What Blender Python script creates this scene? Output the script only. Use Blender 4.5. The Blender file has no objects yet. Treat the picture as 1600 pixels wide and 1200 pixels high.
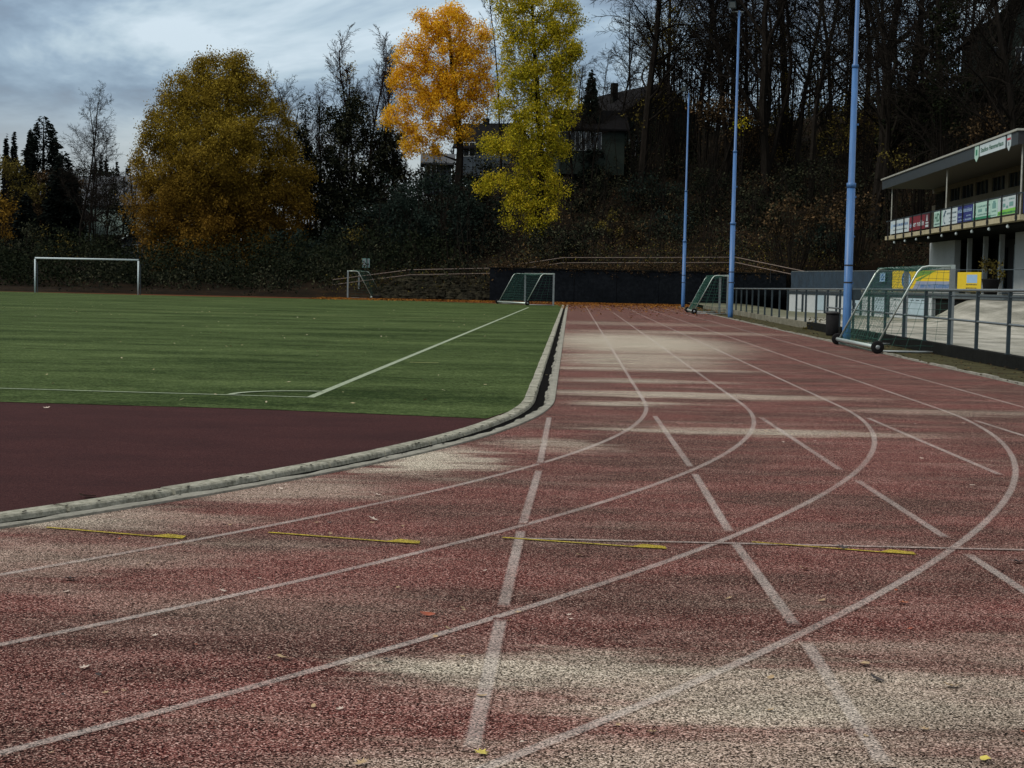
import bpy, math, random
import numpy as np
from mathutils import Vector, Matrix
R = math.radians
scene = bpy.context.scene
COL = scene.collection

# ------------------------------------------------------------------ camera
F, PITCH, ROLL, CH = 2521.4, 0.06338, 0.020626, 1.4728
cp, sp, cr, sr = math.cos(PITCH), math.sin(PITCH), math.cos(ROLL), math.sin(ROLL)
cam_d = bpy.data.cameras.new('camera')
cam = bpy.data.objects.new('camera', cam_d); COL.objects.link(cam)
cam_d.sensor_width = 36.0
cam_d.lens = F / 1600 * 36.0
cam_d.clip_start = 0.1
cam_d.clip_end = 6000
_r = Vector((1, 0, 0)); _u = Vector((0, sp, cp)); _f = Vector((0, cp, -sp))
cx_ = _r * cr + _u * sr; cy_ = _r * -sr + _u * cr; cz_ = -_f
cam.matrix_world = Matrix(((cx_.x, cy_.x, cz_.x, 0), (cx_.y, cy_.y, cz_.y, 0), (cx_.z, cy_.z, cz_.z, CH), (0, 0, 0, 1)))
scene.camera = cam

# ------------------------------------------------------------------ light
SUN_AZ, SUN_EL = R(-112), R(42)      # azimuth from +Y, clockwise; low sun behind and to the left
SKY_STRENGTH = 0.1
w = bpy.data.worlds.new('World'); scene.world = w; w.use_nodes = True
nt = w.node_tree; nt.nodes.clear()
def wn(t, **k):
    n = nt.nodes.new(t)
    for a, b in k.items(): setattr(n, a, b)
    return n
def wl(a, b): nt.links.new(a, b)
out = wn('ShaderNodeOutputWorld'); bg = wn('ShaderNodeBackground'); bg.inputs[1].default_value = SKY_STRENGTH
wl(bg.outputs[0], out.inputs[0])
sky = wn('ShaderNodeTexSky', sky_type='NISHITA', sun_disc=False)
sky.sun_elevation = SUN_EL; sky.sun_rotation = SUN_AZ; sky.altitude = 300; sky.dust_density = 2.0
tc = wn('ShaderNodeTexCoord')
mp = wn('ShaderNodeMapping'); mp.inputs['Scale'].default_value = (3.6, 3.6, 12.0); mp.inputs['Location'].default_value = (0.2, 0.9, 5.3); mp.inputs['Rotation'].default_value = (0, R(-4), 0)
wl(tc.outputs['Generated'], mp.inputs[0])
n1 = wn('ShaderNodeTexNoise'); n1.inputs['Scale'].default_value = 1.1; n1.inputs['Detail'].default_value = 6; n1.inputs['Roughness'].default_value = 0.58; n1.inputs['Distortion'].default_value = 0.5
wl(mp.outputs[0], n1.inputs['Vector'])
cr1 = wn('ShaderNodeValToRGB'); e = cr1.color_ramp
e.elements[0].position = 0.40; e.elements[0].color = (1.25, 1.6, 2.1, 1)
e.elements[1].position = 0.64; e.elements[1].color = (4.0, 4.7, 5.2, 1)
for p_, c_ in ((0.46, (1.5, 2.05, 2.7, 1)), (0.52, (2.1, 2.8, 3.5, 1)), (0.57, (3.0, 3.75, 4.3, 1))):
    q_ = e.elements.new(p_); q_.color = c_
wl(n1.outputs[0], cr1.inputs[0])
sx = wn('ShaderNodeSeparateXYZ'); wl(tc.outputs['Generated'], sx.inputs[0])
mr = wn('ShaderNodeMapRange'); mr.inputs['From Min'].default_value = 0.0; mr.inputs['From Max'].default_value = 0.8
mr.inputs['To Min'].default_value = 1.0; mr.inputs['To Max'].default_value = 2.6
wl(sx.outputs['Z'], mr.inputs[0])
zen = wn('ShaderNodeMapRange'); zen.inputs['From Min'].default_value = 0.15; zen.inputs['From Max'].default_value = 0.6; zen.inputs['To Max'].default_value = 0.85
wl(sx.outputs['Z'], zen.inputs[0])
hor = wn('ShaderNodeMapRange', interpolation_type='SMOOTHSTEP'); hor.inputs['From Min'].default_value = 0.115; hor.inputs['From Max'].default_value = 0.06; hor.inputs['To Max'].default_value = 0.62
wl(sx.outputs['Z'], hor.inputs[0])
cz1 = wn('ShaderNodeMixRGB'); wl(zen.outputs[0], cz1.inputs[0]); wl(cr1.outputs[0], cz1.inputs[1]); cz1.inputs[2].default_value = (3.3, 3.1, 2.8, 1)
cz2 = wn('ShaderNodeMixRGB'); wl(hor.outputs[0], cz2.inputs[0]); wl(cz1.outputs[0], cz2.inputs[1]); cz2.inputs[2].default_value = (3.3, 3.4, 3.3, 1)
mul = wn('ShaderNodeMixRGB', blend_type='MULTIPLY'); mul.inputs[0].default_value = 1
wl(cz2.outputs[0], mul.inputs[1]); wl(mr.outputs[0], mul.inputs[2])
mix = wn('ShaderNodeMixRGB'); mix.inputs[0].default_value = 0.88
wl(sky.outputs[0], mix.inputs[1]); wl(mul.outputs[0], mix.inputs[2])
wl(mix.outputs[0], bg.inputs[0])
sd = bpy.data.lights.new('sun', 'SUN'); sd.energy = 1.4; sd.angle = R(12); sd.color = (1.0, 0.93, 0.82)
so = bpy.data.objects.new('sun', sd); COL.objects.link(so)
dsun = Vector((math.sin(SUN_AZ) * math.cos(SUN_EL), math.cos(SUN_AZ) * math.cos(SUN_EL), math.sin(SUN_EL)))
so.rotation_euler = dsun.to_track_quat('Z', 'Y').to_euler(); so.location = (-60, -40, 60)
vs = scene.view_settings
vs.view_transform = 'Standard'; vs.look = 'None'; vs.gamma = 1; vs.exposure = 0.4; vs.use_curve_mapping = False
scene.cycles.max_bounces = 5
scene.cycles.transparent_max_bounces = 8

# ------------------------------------------------------------------ helpers
def ray(u, v):
    x0 = (u - 800) / F; y0 = -(v - 600) / F
    x = cr * x0 - sr * y0; y = sr * x0 + cr * y0
    return x, cp + sp * y, -sp + cp * y
def gp(u, v, z=0.0):
    "ground point (at height z) seen at photo pixel u, v"
    x, y, zz = ray(u, v); t = (z - CH) / zz
    return x * t, y * t
def at(u, v, Y):
    "point at distance Y along the view of pixel u, v"
    x, y, zz = ray(u, v); t = Y / y
    return Vector((x * t, Y, CH + zz * t))
def xat(u, Y): return at(u, 440, Y).x

def tag(o, label=None, cat=None, group=None, kind=None):
    if label: o['label'] = label
    if cat: o['category'] = cat
    if group: o['group'] = group
    if kind: o['kind'] = kind
    return o
def empty(name, loc=(0, 0, 0), rz=0.0):
    o = bpy.data.objects.new(name, None); COL.objects.link(o); o.location = loc; o.rotation_euler = (0, 0, rz); o.empty_display_size = 0.3
    return o
def copy_tree(o, parent=None):
    c = o.copy(); COL.objects.link(c); c.parent = parent
    for ch in [k for k in bpy.data.objects if k.parent == o]: copy_tree(ch, c)
    return c
def np_mesh(name, verts, faces, mat=None, parent=None, smooth=False, mats=None, midx=None):
    "faces: (N,k) int array, or list of such arrays"
    verts = np.asarray(verts, dtype=np.float32).reshape(-1, 3)
    fl = faces if isinstance(faces, list) else [faces]
    fl = [np.asarray(f, dtype=np.int32) for f in fl if len(f)]
    me = bpy.data.meshes.new(name)
    me.vertices.add(len(verts)); me.vertices.foreach_set('co', verts.ravel())
    idx = np.concatenate([f.ravel() for f in fl]); tot = np.concatenate([np.full(len(f), f.shape[1], dtype=np.int32) for f in fl])
    st = np.concatenate([[0], np.cumsum(tot)[:-1]]).astype(np.int32)
    me.loops.add(len(idx)); me.loops.foreach_set('vertex_index', idx)
    me.polygons.add(len(tot)); me.polygons.foreach_set('loop_start', st); me.polygons.foreach_set('loop_total', tot)
    if mat: me.materials.append(mat)
    if mats:
        for m in mats: me.materials.append(m)
        if midx is not None: me.polygons.foreach_set('material_index', np.asarray(midx, dtype=np.int32))
    me.update(calc_edges=True)
    me.polygons.foreach_set('use_smooth', np.full(len(tot), smooth, dtype=bool))
    me.validate()
    o = bpy.data.objects.new(name, me); COL.objects.link(o)
    if parent: o.parent = parent
    return o

def set_uv(o, fn):
    me = o.data; l = me.uv_layers.new(name='wear')
    for lp in me.loops: l.data[lp.index].uv = fn(lp.vertex_index)
class MB:
    "collects shapes into one mesh"
    def __init__(s): s.v = []; s.f = {}; s.n = 0
    def add(s, verts, faces):
        verts = np.asarray(verts, float).reshape(-1, 3)
        for f in faces: s.f.setdefault(len(f), []).append([i + s.n for i in f])
        s.v.append(verts); s.n += len(verts)
    def box(s, a, b):
        x0, y0, z0 = a; x1, y1, z1 = b
        s.add([(x0, y0, z0), (x1, y0, z0), (x1, y1, z0), (x0, y1, z0), (x0, y0, z1), (x1, y0, z1), (x1, y1, z1), (x0, y1, z1)],
              [(0, 3, 2, 1), (4, 5, 6, 7), (0, 1, 5, 4), (1, 2, 6, 5), (2, 3, 7, 6), (3, 0, 4, 7)])
    def obox(s, p, q, wd, z0, z1):
        "box whose centre line runs p->q in plan, width wd"
        d = Vector((q[0] - p[0], q[1] - p[1])).normalized(); n = Vector((-d.y, d.x)) * wd / 2
        z0a, z0b = z0 if isinstance(z0, tuple) else (z0, z0); z1a, z1b = z1 if isinstance(z1, tuple) else (z1, z1)
        s.add([(p[0] + n.x, p[1] + n.y, z0a), (q[0] + n.x, q[1] + n.y, z0b), (q[0] - n.x, q[1] - n.y, z0b), (p[0] - n.x, p[1] - n.y, z0a),
               (p[0] + n.x, p[1] + n.y, z1a), (q[0] + n.x, q[1] + n.y, z1b), (q[0] - n.x, q[1] - n.y, z1b), (p[0] - n.x, p[1] - n.y, z1a)],
              [(0, 1, 2, 3), (4, 7, 6, 5), (0, 4, 5, 1), (1, 5, 6, 2), (2, 6, 7, 3), (3, 7, 4, 0)])
    def tube(s, pts, r, sides=8, cap=True):
        pts = [Vector(p) for p in pts]; n = len(pts)
        rs = r if isinstance(r, (list, tuple)) else [r] * n
        V = []; up = None
        for i, p in enumerate(pts):
            d = (pts[min(i + 1, n - 1)] - pts[max(i - 1, 0)]).normalized()
            if up is None:
                up = d.cross(Vector((0, 0, 1)) if abs(d.z) < 0.9 else Vector((1, 0, 0))).normalized()
            up = (up - d * up.dot(d)).normalized(); w2 = d.cross(up)
            for k in range(sides):
                a = 2 * math.pi * k / sides
                V.append(p + (up * math.cos(a) + w2 * math.sin(a)) * rs[i])
        Fc = []
        for i in range(n - 1):
            for k in range(sides):
                k2 = (k + 1) % sides
                Fc.append((i * sides + k, i * sides + k2, (i + 1) * sides + k2, (i + 1) * sides + k))
        if cap:
            Fc.append(tuple(range(sides))[::-1]); Fc.append(tuple((n - 1) * sides + k for k in range(sides)))
        s.add(V, Fc)
    def lathe(s, c, prof, sides=16, axis='z'):
        V = []; c = Vector(c)
        for r, h in prof:
            for k in range(sides):
                a = 2 * math.pi * k / sides
                q = (r * math.cos(a), r * math.sin(a), h)
                if axis == 'y': q = (q[0], q[2], q[1])
                if axis == 'x': q = (q[2], q[0], q[1])
                V.append(c + Vector(q))
        Fc = [(i * sides + k, i * sides + (k + 1) % sides, (i + 1) * sides + (k + 1) % sides, (i + 1) * sides + k) for i in range(len(prof) - 1) for k in range(sides)]
        Fc.append(tuple(range(sides))[::-1]); Fc.append(tuple((len(prof) - 1) * sides + k for k in range(sides)))
        s.add(V, Fc)
    def quad(s, a, b, c, d): s.add([a, b, c, d], [(0, 1, 2, 3)])
    def build(s, name, mat, parent=None, smooth=False):
        return np_mesh(name, np.concatenate(s.v), [np.array(f) for f in s.f.values()], mat, parent, smooth)

# ------------------------------------------------------------------ materials
def newmat(name):
    m = bpy.data.materials.new(name); m.use_nodes = True; t = m.node_tree
    return m, t, t.nodes['Principled BSDF']
def nd(t, typ, **k):
    n = t.nodes.new(typ)
    for a, b in k.items(): setattr(n, a, b)
    return n
def noise(t, vec, scale, detail=4, rough=0.55):
    n = nd(t, 'ShaderNodeTexNoise'); n.inputs['Scale'].default_value = scale; n.inputs['Detail'].default_value = detail; n.inputs['Roughness'].default_value = rough
    if vec: t.links.new(vec, n.inputs['Vector'])
    return n
def ramp(t, fac, stops):
    n = nd(t, 'ShaderNodeValToRGB'); cr_ = n.color_ramp
    while len(cr_.elements) < len(stops): cr_.elements.new(0.5)
    for el, (p, c) in zip(cr_.elements, stops):
        el.position = p; el.color = (c, c, c, 1) if isinstance(c, (int, float)) else (*c, 1)
    t.links.new(fac, n.inputs[0]); return n
def mixc(t, fac, a, b, bt='MIX'):
    n = nd(t, 'ShaderNodeMixRGB', blend_type=bt)
    for i, x in enumerate((fac, a, b)):
        if hasattr(x, 'links'): t.links.new(x, n.inputs[i])
        elif isinstance(x, (int, float)): n.inputs[i].default_value = x if i == 0 else (x, x, x, 1)
        else: n.inputs[i].default_value = (*x, 1)
    return n
def mathn(t, op, a, b=None, clamp=False):
    n = nd(t, 'ShaderNodeMath', operation=op, use_clamp=clamp)
    for i, x in enumerate((a, b)):
        if x is None: continue
        if hasattr(x, 'links'): t.links.new(x, n.inputs[i])
        else: n.inputs[i].default_value = x
    return n
def mapping(t, vec, sc=(1, 1, 1), loc=(0, 0, 0), rot=(0, 0, 0)):
    n = nd(t, 'ShaderNodeMapping'); n.inputs['Scale'].default_value = sc; n.inputs['Location'].default_value = loc; n.inputs['Rotation'].default_value = rot
    t.links.new(vec, n.inputs[0]); return n
def objvec(t): return nd(t, 'ShaderNodeTexCoord').outputs['Object']
def worldvec(t): return nd(t, 'ShaderNodeNewGeometry').outputs['Position']
def bump(t, bs, h, strength=0.3, dist=0.01):
    b = nd(t, 'ShaderNodeBump'); b.inputs['Strength'].default_value = strength; b.inputs['Distance'].default_value = dist
    t.links.new(h, b.inputs['Height']); t.links.new(b.outputs[0], bs.inputs['Normal'])

def simple(name, col, rough=0.6, metal=0.0, var=0.15, scale=3.0, bmp=0.0, spec=0.5):
    m, t, bs = newmat(name); v = worldvec(t)
    n = noise(t, v, scale, 6, 0.65)
    a = tuple(c * (1 - var) for c in col); b = tuple(min(1, c * (1 + var)) for c in col)
    r = ramp(t, n.outputs[0], [(0.3, a), (0.7, b)])
    t.links.new(r.outputs[0], bs.inputs['Base Color'])
    bs.inputs['Roughness'].default_value = rough; bs.inputs['Metallic'].default_value = metal
    bs.inputs['Specular IOR Level'].default_value = spec
    if bmp: bump(t, bs, n.outputs[0], bmp, 0.02)
    return m

# pale sandy dust lying on the track (x, y, half width, half length)
SAND = [(1.25, 5.75, 1.6, 0.50, .62), (0.25, 5.95, 0.75, 0.40, .70), (2.6, 5.4, 1.2, .6, .5), (-0.65, 13.2, 0.55, 1.2, 1.0), (-3.2, 9.6, 1.5, 0.5, .65), (-1.7, 11.2, 1.0, 0.6, .5),
        (0.4, 14.6, 0.5, 0.6, .5), (2.5, 16.3, 2.0, 0.4, .65), (2.3, 21.6, 2.4, 0.6, .8), (1.5, 19.9, 1.0, 0.4, .75), (1.9, 24.5, 1.6, 0.6, .55), (2.2, 28.0, 2.2, 0.7, .7),
        (2.6, 33.0, 2.2, 1.1, .75), (3.1, 41.0, 2.6, 8.0, 1.0), (2.4, 31.0, 1.8, 3.0, .7), (5.0, 50.0, 3.5, 2.0, .5), (5.5, 19.5, 1.8, .5, .35), (4.3, 60., 4, 3, .3), (1.0, 4.7, 1.6, .55, .5), (2.2, 6.6, 1.2, .4, .3), (-1.2, 7.2, 1.0, .5, .12), (-2.9, 8.2, 1.4, .5, .35)]
def track_color(t, vec, sandy=True):
    "granulated red rubber: colour socket, grain socket"
    g1 = nd(t, 'ShaderNodeTexVoronoi'); g1.inputs['Scale'].default_value = 190; t.links.new(vec, g1.inputs['Vector'])
    sep = nd(t, 'ShaderNodeSeparateColor'); t.links.new(g1.outputs['Color'], sep.inputs[0])
    g2 = noise(t, vec, 85, 3, 0.6)
    gr = mathn(t, 'ADD', mathn(t, 'MULTIPLY', sep.outputs[0], 0.62).outputs[0], mathn(t, 'MULTIPLY', g2.outputs[0], 0.42).outputs[0])
    big = noise(t, mapping(t, vec, (0.35, 0.8, 1)).outputs[0], 1.3, 6, 0.6)
    big2 = noise(t, mapping(t, vec, (0.5, 1.3, 1), (7, 3, 0)).outputs[0], 2.2, 5, 0.6)
    red = ramp(t, gr.outputs[0], [(0.29, (0.002, 0.001, 0.001)), (0.44, (0.038, 0.009, 0.008)), (0.60, (0.120, 0.034, 0.029)), (0.77, (0.35, 0.165, 0.145)), (0.92, (0.85, 0.64, 0.57))])
    dirt = ramp(t, gr.outputs[0], [(0.30, (0.001, 0.001, 0.001)), (0.5, (0.028, 0.011, 0.010)), (0.74, (0.15, 0.080, 0.066)), (0.91, (0.66, 0.51, 0.43))])
    c = mixc(t, ramp(t, big.outputs[0], [(0.42, 0.0), (0.58, 0.9)]).outputs[0], red.outputs[0], dirt.outputs[0])
    # pink worn areas
    worn = mixc(t, ramp(t, big2.outputs[0], [(0.48, 0.0), (0.72, 0.5)]).outputs[0], c.outputs[0], ramp(t, gr.outputs[0], [(0.27, (0.006, 0.004, 0.004)), (0.48, (0.13, 0.060, 0.052)), (0.70, (0.36, 0.21, 0.18)), (0.9, (0.8, 0.6, 0.55))]).outputs[0])
    if not sandy: return worn.outputs[0], gr.outputs[0]
    wob = noise(t, mapping(t, vec, (0.5, 1.6, 1)).outputs[0], 1.6, 6, 0.65)
    dv = nd(t, 'ShaderNodeVectorMath', operation='MULTIPLY_ADD')
    sub = nd(t, 'ShaderNodeVectorMath', operation='SUBTRACT'); t.links.new(wob.outputs['Color'], sub.inputs[0]); sub.inputs[1].default_value = (0.5, 0.5, 0.5)
    t.links.new(sub.outputs[0], dv.inputs[0]); dv.inputs[1].default_value = (2.6, 1.5, 0); t.links.new(vec, dv.inputs[2])
    acc = None
    for x, y, rx, ry, s in SAND:
        m = mapping(t, dv.outputs[0], (1 / rx, 1 / ry, 0), (-x / rx, -y / ry, 0))
        ln = nd(t, 'ShaderNodeVectorMath', operation='LENGTH'); t.links.new(m.outputs[0], ln.inputs[0])
        mr_ = nd(t, 'ShaderNodeMapRange', interpolation_type='SMOOTHSTEP'); mr_.inputs['From Min'].default_value = 1.35; mr_.inputs['From Max'].default_value = 0.35
        mr_.inputs['To Max'].default_value = s; t.links.new(ln.outputs['Value'], mr_.inputs['Value'])
        acc = mr_.outputs[0] if acc is None else mathn(t, 'MAXIMUM', acc, mr_.outputs[0]).outputs[0]
    # lateral streaks of dust further away
    st = noise(t, mapping(t, vec, (0.16, 0.7, 1), (3, 1, 0)).outputs[0], 1.0, 6, 0.7)
    stm = ramp(t, st.outputs[0], [(0.56, 0.0), (0.68, 0.55)])
    ma = mathn(t, 'MAXIMUM', acc, mathn(t, 'MULTIPLY', stm.outputs[0], 0.38).outputs[0])
    fac = mathn(t, 'MULTIPLY', ma.outputs[0], ramp(t, wob.outputs[0], [(0.3, 0.45), (0.6, 1.0)]).outputs[0], True)
    sand = ramp(t, gr.outputs[0], [(0.29, (0.006, 0.005, 0.004)), (0.42, (0.13, 0.115, 0.085)), (0.60, (0.58, 0.53, 0.42)), (0.80, (0.92, 0.87, 0.74))])
    c2 = mixc(t, mathn(t, 'MULTIPLY', fac.outputs[0], 0.95).outputs[0], worn.outputs[0], sand.outputs[0])
    return c2.outputs[0], gr.outputs[0]
def m_track():
    m, t, bs = newmat('red_track_rubber'); v = worldvec(t)
    c, g = track_color(t, v)
    t.links.new(c, bs.inputs['Base Color']); bs.inputs['Roughness'].default_value = 0.95; bs.inputs['Specular IOR Level'].default_value = 0.04
    bump(t, bs, g, 0.5, 0.004); return m
def m_line(paint, name, cover=0.7):
    m, t, bs = newmat(name); v = worldvec(t)
    c, g = track_color(t, v)
    n = noise(t, v, 9, 5, 0.7)
    k = mathn(t, 'ADD', mathn(t, 'MULTIPLY', g, 1.3).outputs[0], mathn(t, 'MULTIPLY', n.outputs[0], 0.7).outputs[0])
    msk = ramp(t, k.outputs[0], [(0.72, 0.10), (1.02, cover)])
    wear = noise(t, v, 0.55, 5, 0.7)
    w2 = mathn(t, 'MULTIPLY', msk.outputs[0], ramp(t, wear.outputs[0], [(0.33, 0.45), (0.62, 1.0)]).outputs[0])
    uv = nd(t, 'ShaderNodeSeparateXYZ'); t.links.new(nd(t, 'ShaderNodeUVMap', uv_map='wear').outputs[0], uv.inputs[0])
    ac = mathn(t, 'SUBTRACT', 1.0, mathn(t, 'ABSOLUTE', mathn(t, 'SUBTRACT', mathn(t, 'MULTIPLY', uv.outputs[1], 2.0).outputs[0], 1.0).outputs[0]).outputs[0])
    ed = mathn(t, 'MINIMUM', mathn(t, 'MULTIPLY', ac.outputs[0], 1.6).outputs[0], uv.outputs[0])
    en = mathn(t, 'ADD', ed.outputs[0], mathn(t, 'MULTIPLY', mathn(t, 'SUBTRACT', noise(t, v, 60, 3, 0.8).outputs[0], 0.5).outputs[0], 1.1).outputs[0])
    w2 = mathn(t, 'MULTIPLY', w2.outputs[0], ramp(t, en.outputs[0], [(0.15, 0.0), (0.65, 1.0)]).outputs[0])
    mm = mixc(t, w2.outputs[0], c, paint)
    t.links.new(mm.outputs[0], bs.inputs['Base Color']); bs.inputs['Roughness'].default_value = 0.9; bs.inputs['Specular IOR Level'].default_value = 0.08
    bump(t, bs, g, 0.4, 0.004); return m
def m_infield():
    m, t, bs = newmat('smooth_maroon_surface'); v = worldvec(t)
    g = noise(t, v, 95, 4, 0.8); n = noise(t, mapping(t, v, (0.5, 1.0, 1)).outputs[0], 1.3, 7, 0.72)
    a = ramp(t, g.outputs[0], [(0.32, (0.010, 0.004, 0.005)), (0.5, (0.042, 0.016, 0.017)), (0.64, (0.088, 0.040, 0.036)), (0.8, (0.18, 0.10, 0.088))])
    c = mixc(t, ramp(t, n.outputs[0], [(0.36, 0.45), (0.60, 0.0)]).outputs[0], a.outputs[0], (0.020, 0.010, 0.011))
    t.links.new(c.outputs[0], bs.inputs['Base Color']); bs.inputs['Roughness'].default_value = 0.95; bs.inputs['Specular IOR Level'].default_value = 0.04
    bump(t, bs, g.outputs[0], 0.3, 0.003); return m
def m_turf():
    m, t, bs = newmat('artificial_turf'); v = worldvec(t)
    g = noise(t, v, 22, 8, 0.85); b = noise(t, mapping(t, v, (0.17, 0.42, 1)).outputs[0], 1.0, 7, 0.68); b2 = noise(t, mapping(t, v, (0.5, 1.0, 1)).outputs[0], 1.6, 6, 0.7)
    a = ramp(t, g.outputs[0], [(0.32, (0.001, 0.003, 0.001)), (0.5, (0.015, 0.030, 0.008)), (0.68, (0.075, 0.110, 0.036))])
    lt = ramp(t, g.outputs[0], [(0.32, (0.010, 0.018, 0.005)), (0.5, (0.078, 0.118, 0.040)), (0.70, (0.28, 0.34, 0.16))])
    b3 = noise(t, mapping(t, v, (1.0, 1.4, 1)).outputs[0], 4.5, 6, 0.75)
    lm = mathn(t, 'ADD', mathn(t, 'MULTIPLY', b.outputs[0], 0.55).outputs[0], mathn(t, 'MULTIPLY', b3.outputs[0], 0.45).outputs[0])
    c = mixc(t, ramp(t, lm.outputs[0], [(0.40, 0.0), (0.60, 0.85)]).outputs[0], a.outputs[0], lt.outputs[0])
    c2 = mixc(t, ramp(t, b2.outputs[0], [(0.35, 0.35), (0.52, 0.0)]).outputs[0], c.outputs[0], (0.007, 0.012, 0.003))
    t.links.new(c2.outputs[0], bs.inputs['Base Color']); bs.inputs['Roughness'].default_value = 0.9; bs.inputs['Specular IOR Level'].default_value = 0.02
    bump(t, bs, g.outputs[0], 0.6, 0.02); return m
def m_soil(name, stops, scale=0.8, fine=14):
    m, t, bs = newmat(name); v = worldvec(t)
    a = noise(t, v, scale, 8, 0.7); b = noise(t, v, fine, 6, 0.75)
    k = mathn(t, 'ADD', mathn(t, 'MULTIPLY', a.outputs[0], 0.5).outputs[0], mathn(t, 'MULTIPLY', b.outputs[0], 0.5).outputs[0])
    r = ramp(t, k.outputs[0], stops)
    t.links.new(r.outputs[0], bs.inputs['Base Color']); bs.inputs['Roughness'].default_value = 0.95; bs.inputs['Specular IOR Level'].default_value = 0.04
    bump(t, bs, k.outputs[0], 0.8, 0.05); return m
def m_leaf(name, cols, rough=0.6, trans=0.25, low=None):
    m, t, bs = newmat(name)
    g = nd(t, 'ShaderNodeNewGeometry'); n = noise(t, g.outputs['Position'], 0.45, 3, 0.6)
    k = mathn(t, 'ADD', mathn(t, 'MULTIPLY', g.outputs['Random Per Island'], 0.55).outputs[0], mathn(t, 'MULTIPLY', n.outputs[0], 0.6).outputs[0])
    st = [(0.2 + 0.7 * i / (len(cols) - 1), c) for i, c in enumerate(cols)]
    r = ramp(t, k.outputs[0], st)
    if low:     # rustier and darker leaf colours towards the lower boughs
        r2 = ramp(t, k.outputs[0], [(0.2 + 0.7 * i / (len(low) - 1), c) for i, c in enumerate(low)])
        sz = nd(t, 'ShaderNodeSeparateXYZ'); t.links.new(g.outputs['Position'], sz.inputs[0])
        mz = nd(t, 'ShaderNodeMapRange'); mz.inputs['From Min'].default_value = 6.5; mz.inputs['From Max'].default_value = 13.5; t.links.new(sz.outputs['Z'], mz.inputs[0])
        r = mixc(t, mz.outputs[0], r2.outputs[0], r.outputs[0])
    t.links.new(r.outputs[0], bs.inputs['Base Color']); bs.inputs['Roughness'].default_value = 0.85; bs.inputs['Specular IOR Level'].default_value = 0.04
    tr = nd(t, 'ShaderNodeBsdfTranslucent'); t.links.new(r.outputs[0], tr.inputs[0])
    mx = nd(t, 'ShaderNodeMixShader'); mx.inputs[0].default_value = trans
    t.links.new(bs.outputs[0], mx.inputs[1]); t.links.new(tr.outputs[0], mx.inputs[2])
    t.links.new(mx.outputs[0], t.nodes['Material Output'].inputs[0]); return m
def m_bark(name, col):
    m, t, bs = newmat(name); v = worldvec(t)
    n = noise(t, mapping(t, v, (6, 6, 1.2)).outputs[0], 1.5, 5, 0.7)
    r = ramp(t, n.outputs[0], [(0.3, tuple(c * 0.5 for c in col)), (0.55, col), (0.75, tuple(c * 1.7 for c in col))])
    t.links.new(r.outputs[0], bs.inputs['Base Color']); bs.inputs['Roughness'].default_value = 0.95; bs.inputs['Specular IOR Level'].default_value = 0.02
    return m
M = {}
M['track'] = m_track(); M['line'] = m_line((0.52, 0.48, 0.45), 'worn_white_paint', 0.54); M['yellow'] = m_line((0.50, 0.41, 0.03), 'worn_yellow_paint', 0.85)
M['infield'] = m_infield(); M['turf'] = m_turf()
M['turfline'] = simple('turf_line', (0.25, 0.30, 0.22), 0.9, var=0.5, scale=40, spec=.05)
M['turfline2'] = simple('faint_yellow_turf_line', (0.20, 0.22, 0.07), 0.9, var=0.3, scale=20)
M['ground'] = m_soil('forest_floor', [(0.3, (0.004, 0.003, 0.0025)), (0.5, (0.012, 0.009, 0.006)), (0.7, (0.040, 0.024, 0.012))])
M['verge'] = m_soil('mossy_verge', [(0.3, (0.012, 0.012, 0.006)), (0.48, (0.045, 0.042, 0.022)), (0.58, (0.075, 0.072, 0.035)), (0.72, (0.16, 0.13, 0.075))], 2.0, 22)
M['litter_ground'] = m_soil('leafy_track_end', [(0.3, (0.03, 0.010, 0.007)), (0.5, (0.08, 0.026, 0.013)), (0.7, (0.17, 0.08, 0.02))], 1.2, 8)
M['concrete'] = m_soil('kerb_concrete', [(0.30, (0.05, 0.05, 0.04)), (0.42, (0.20, 0.20, 0.16)), (0.54, (0.36, 0.36, 0.30)), (0.7, (0.50, 0.49, 0.42))], 3, 24)
M['concrete_b'] = m_soil('kerb_concrete_dark', [(0.32, (0.05, 0.05, 0.04)), (0.45, (0.22, 0.22, 0.19)), (0.7, (0.42, 0.41, 0.36))], 3, 30)
M['slot'] = m_soil('black_gutter_silt', [(0.3, (0.001, 0.001, 0.001)), (0.6, (0.004, 0.0035, 0.003)), (0.8, (0.03, 0.025, 0.018))], 5, 40)
M['alu'] = simple('brushed_aluminium', (0.46, 0.53, 0.50), 0.42, 0.7, 0.08, 6)
M['alu_dull'] = simple('weathered_aluminium', (0.22, 0.25, 0.26), 0.5, 0.5, 0.15, 6)
M['green_pipe'] = simple('green_tinted_pipe', (0.30, 0.42, 0.38), 0.5, 0.4, 0.12, 8)
M['rubber'] = simple('black_rubber', (0.008, 0.008, 0.009), 0.8, 0, 0.3, 10, spec=0.15)
M['net'] = simple('green_net_cord', (0.012, 0.075, 0.055), 0.8, 0, 0.2, 10)
M['fence'] = simple('dark_blue_grey_steel', (0.028, 0.045, 0.055), 0.5, 0.3, 0.3, 5)
M['rail'] = simple('galvanised_rail', (0.16, 0.19, 0.20), 0.4, 0.6, 0.2, 5)
M['dark'] = simple('black_paint', (0.010, 0.011, 0.013), 0.6, 0, 0.3, 4)
M['wall_dark'] = m_soil('damp_dark_wall', [(0.3, (0.003, 0.004, 0.005)), (0.5, (0.007, 0.009, 0.012)), (0.75, (0.018, 0.022, 0.027))], 0.5, 4)
M['plinth'] = m_soil('dark_damp_plinth', [(0.3, (0.005, 0.006, 0.006)), (0.6, (0.014, 0.015, 0.014)), (0.8, (0.04, 0.04, 0.035))], 2, 14)
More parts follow.
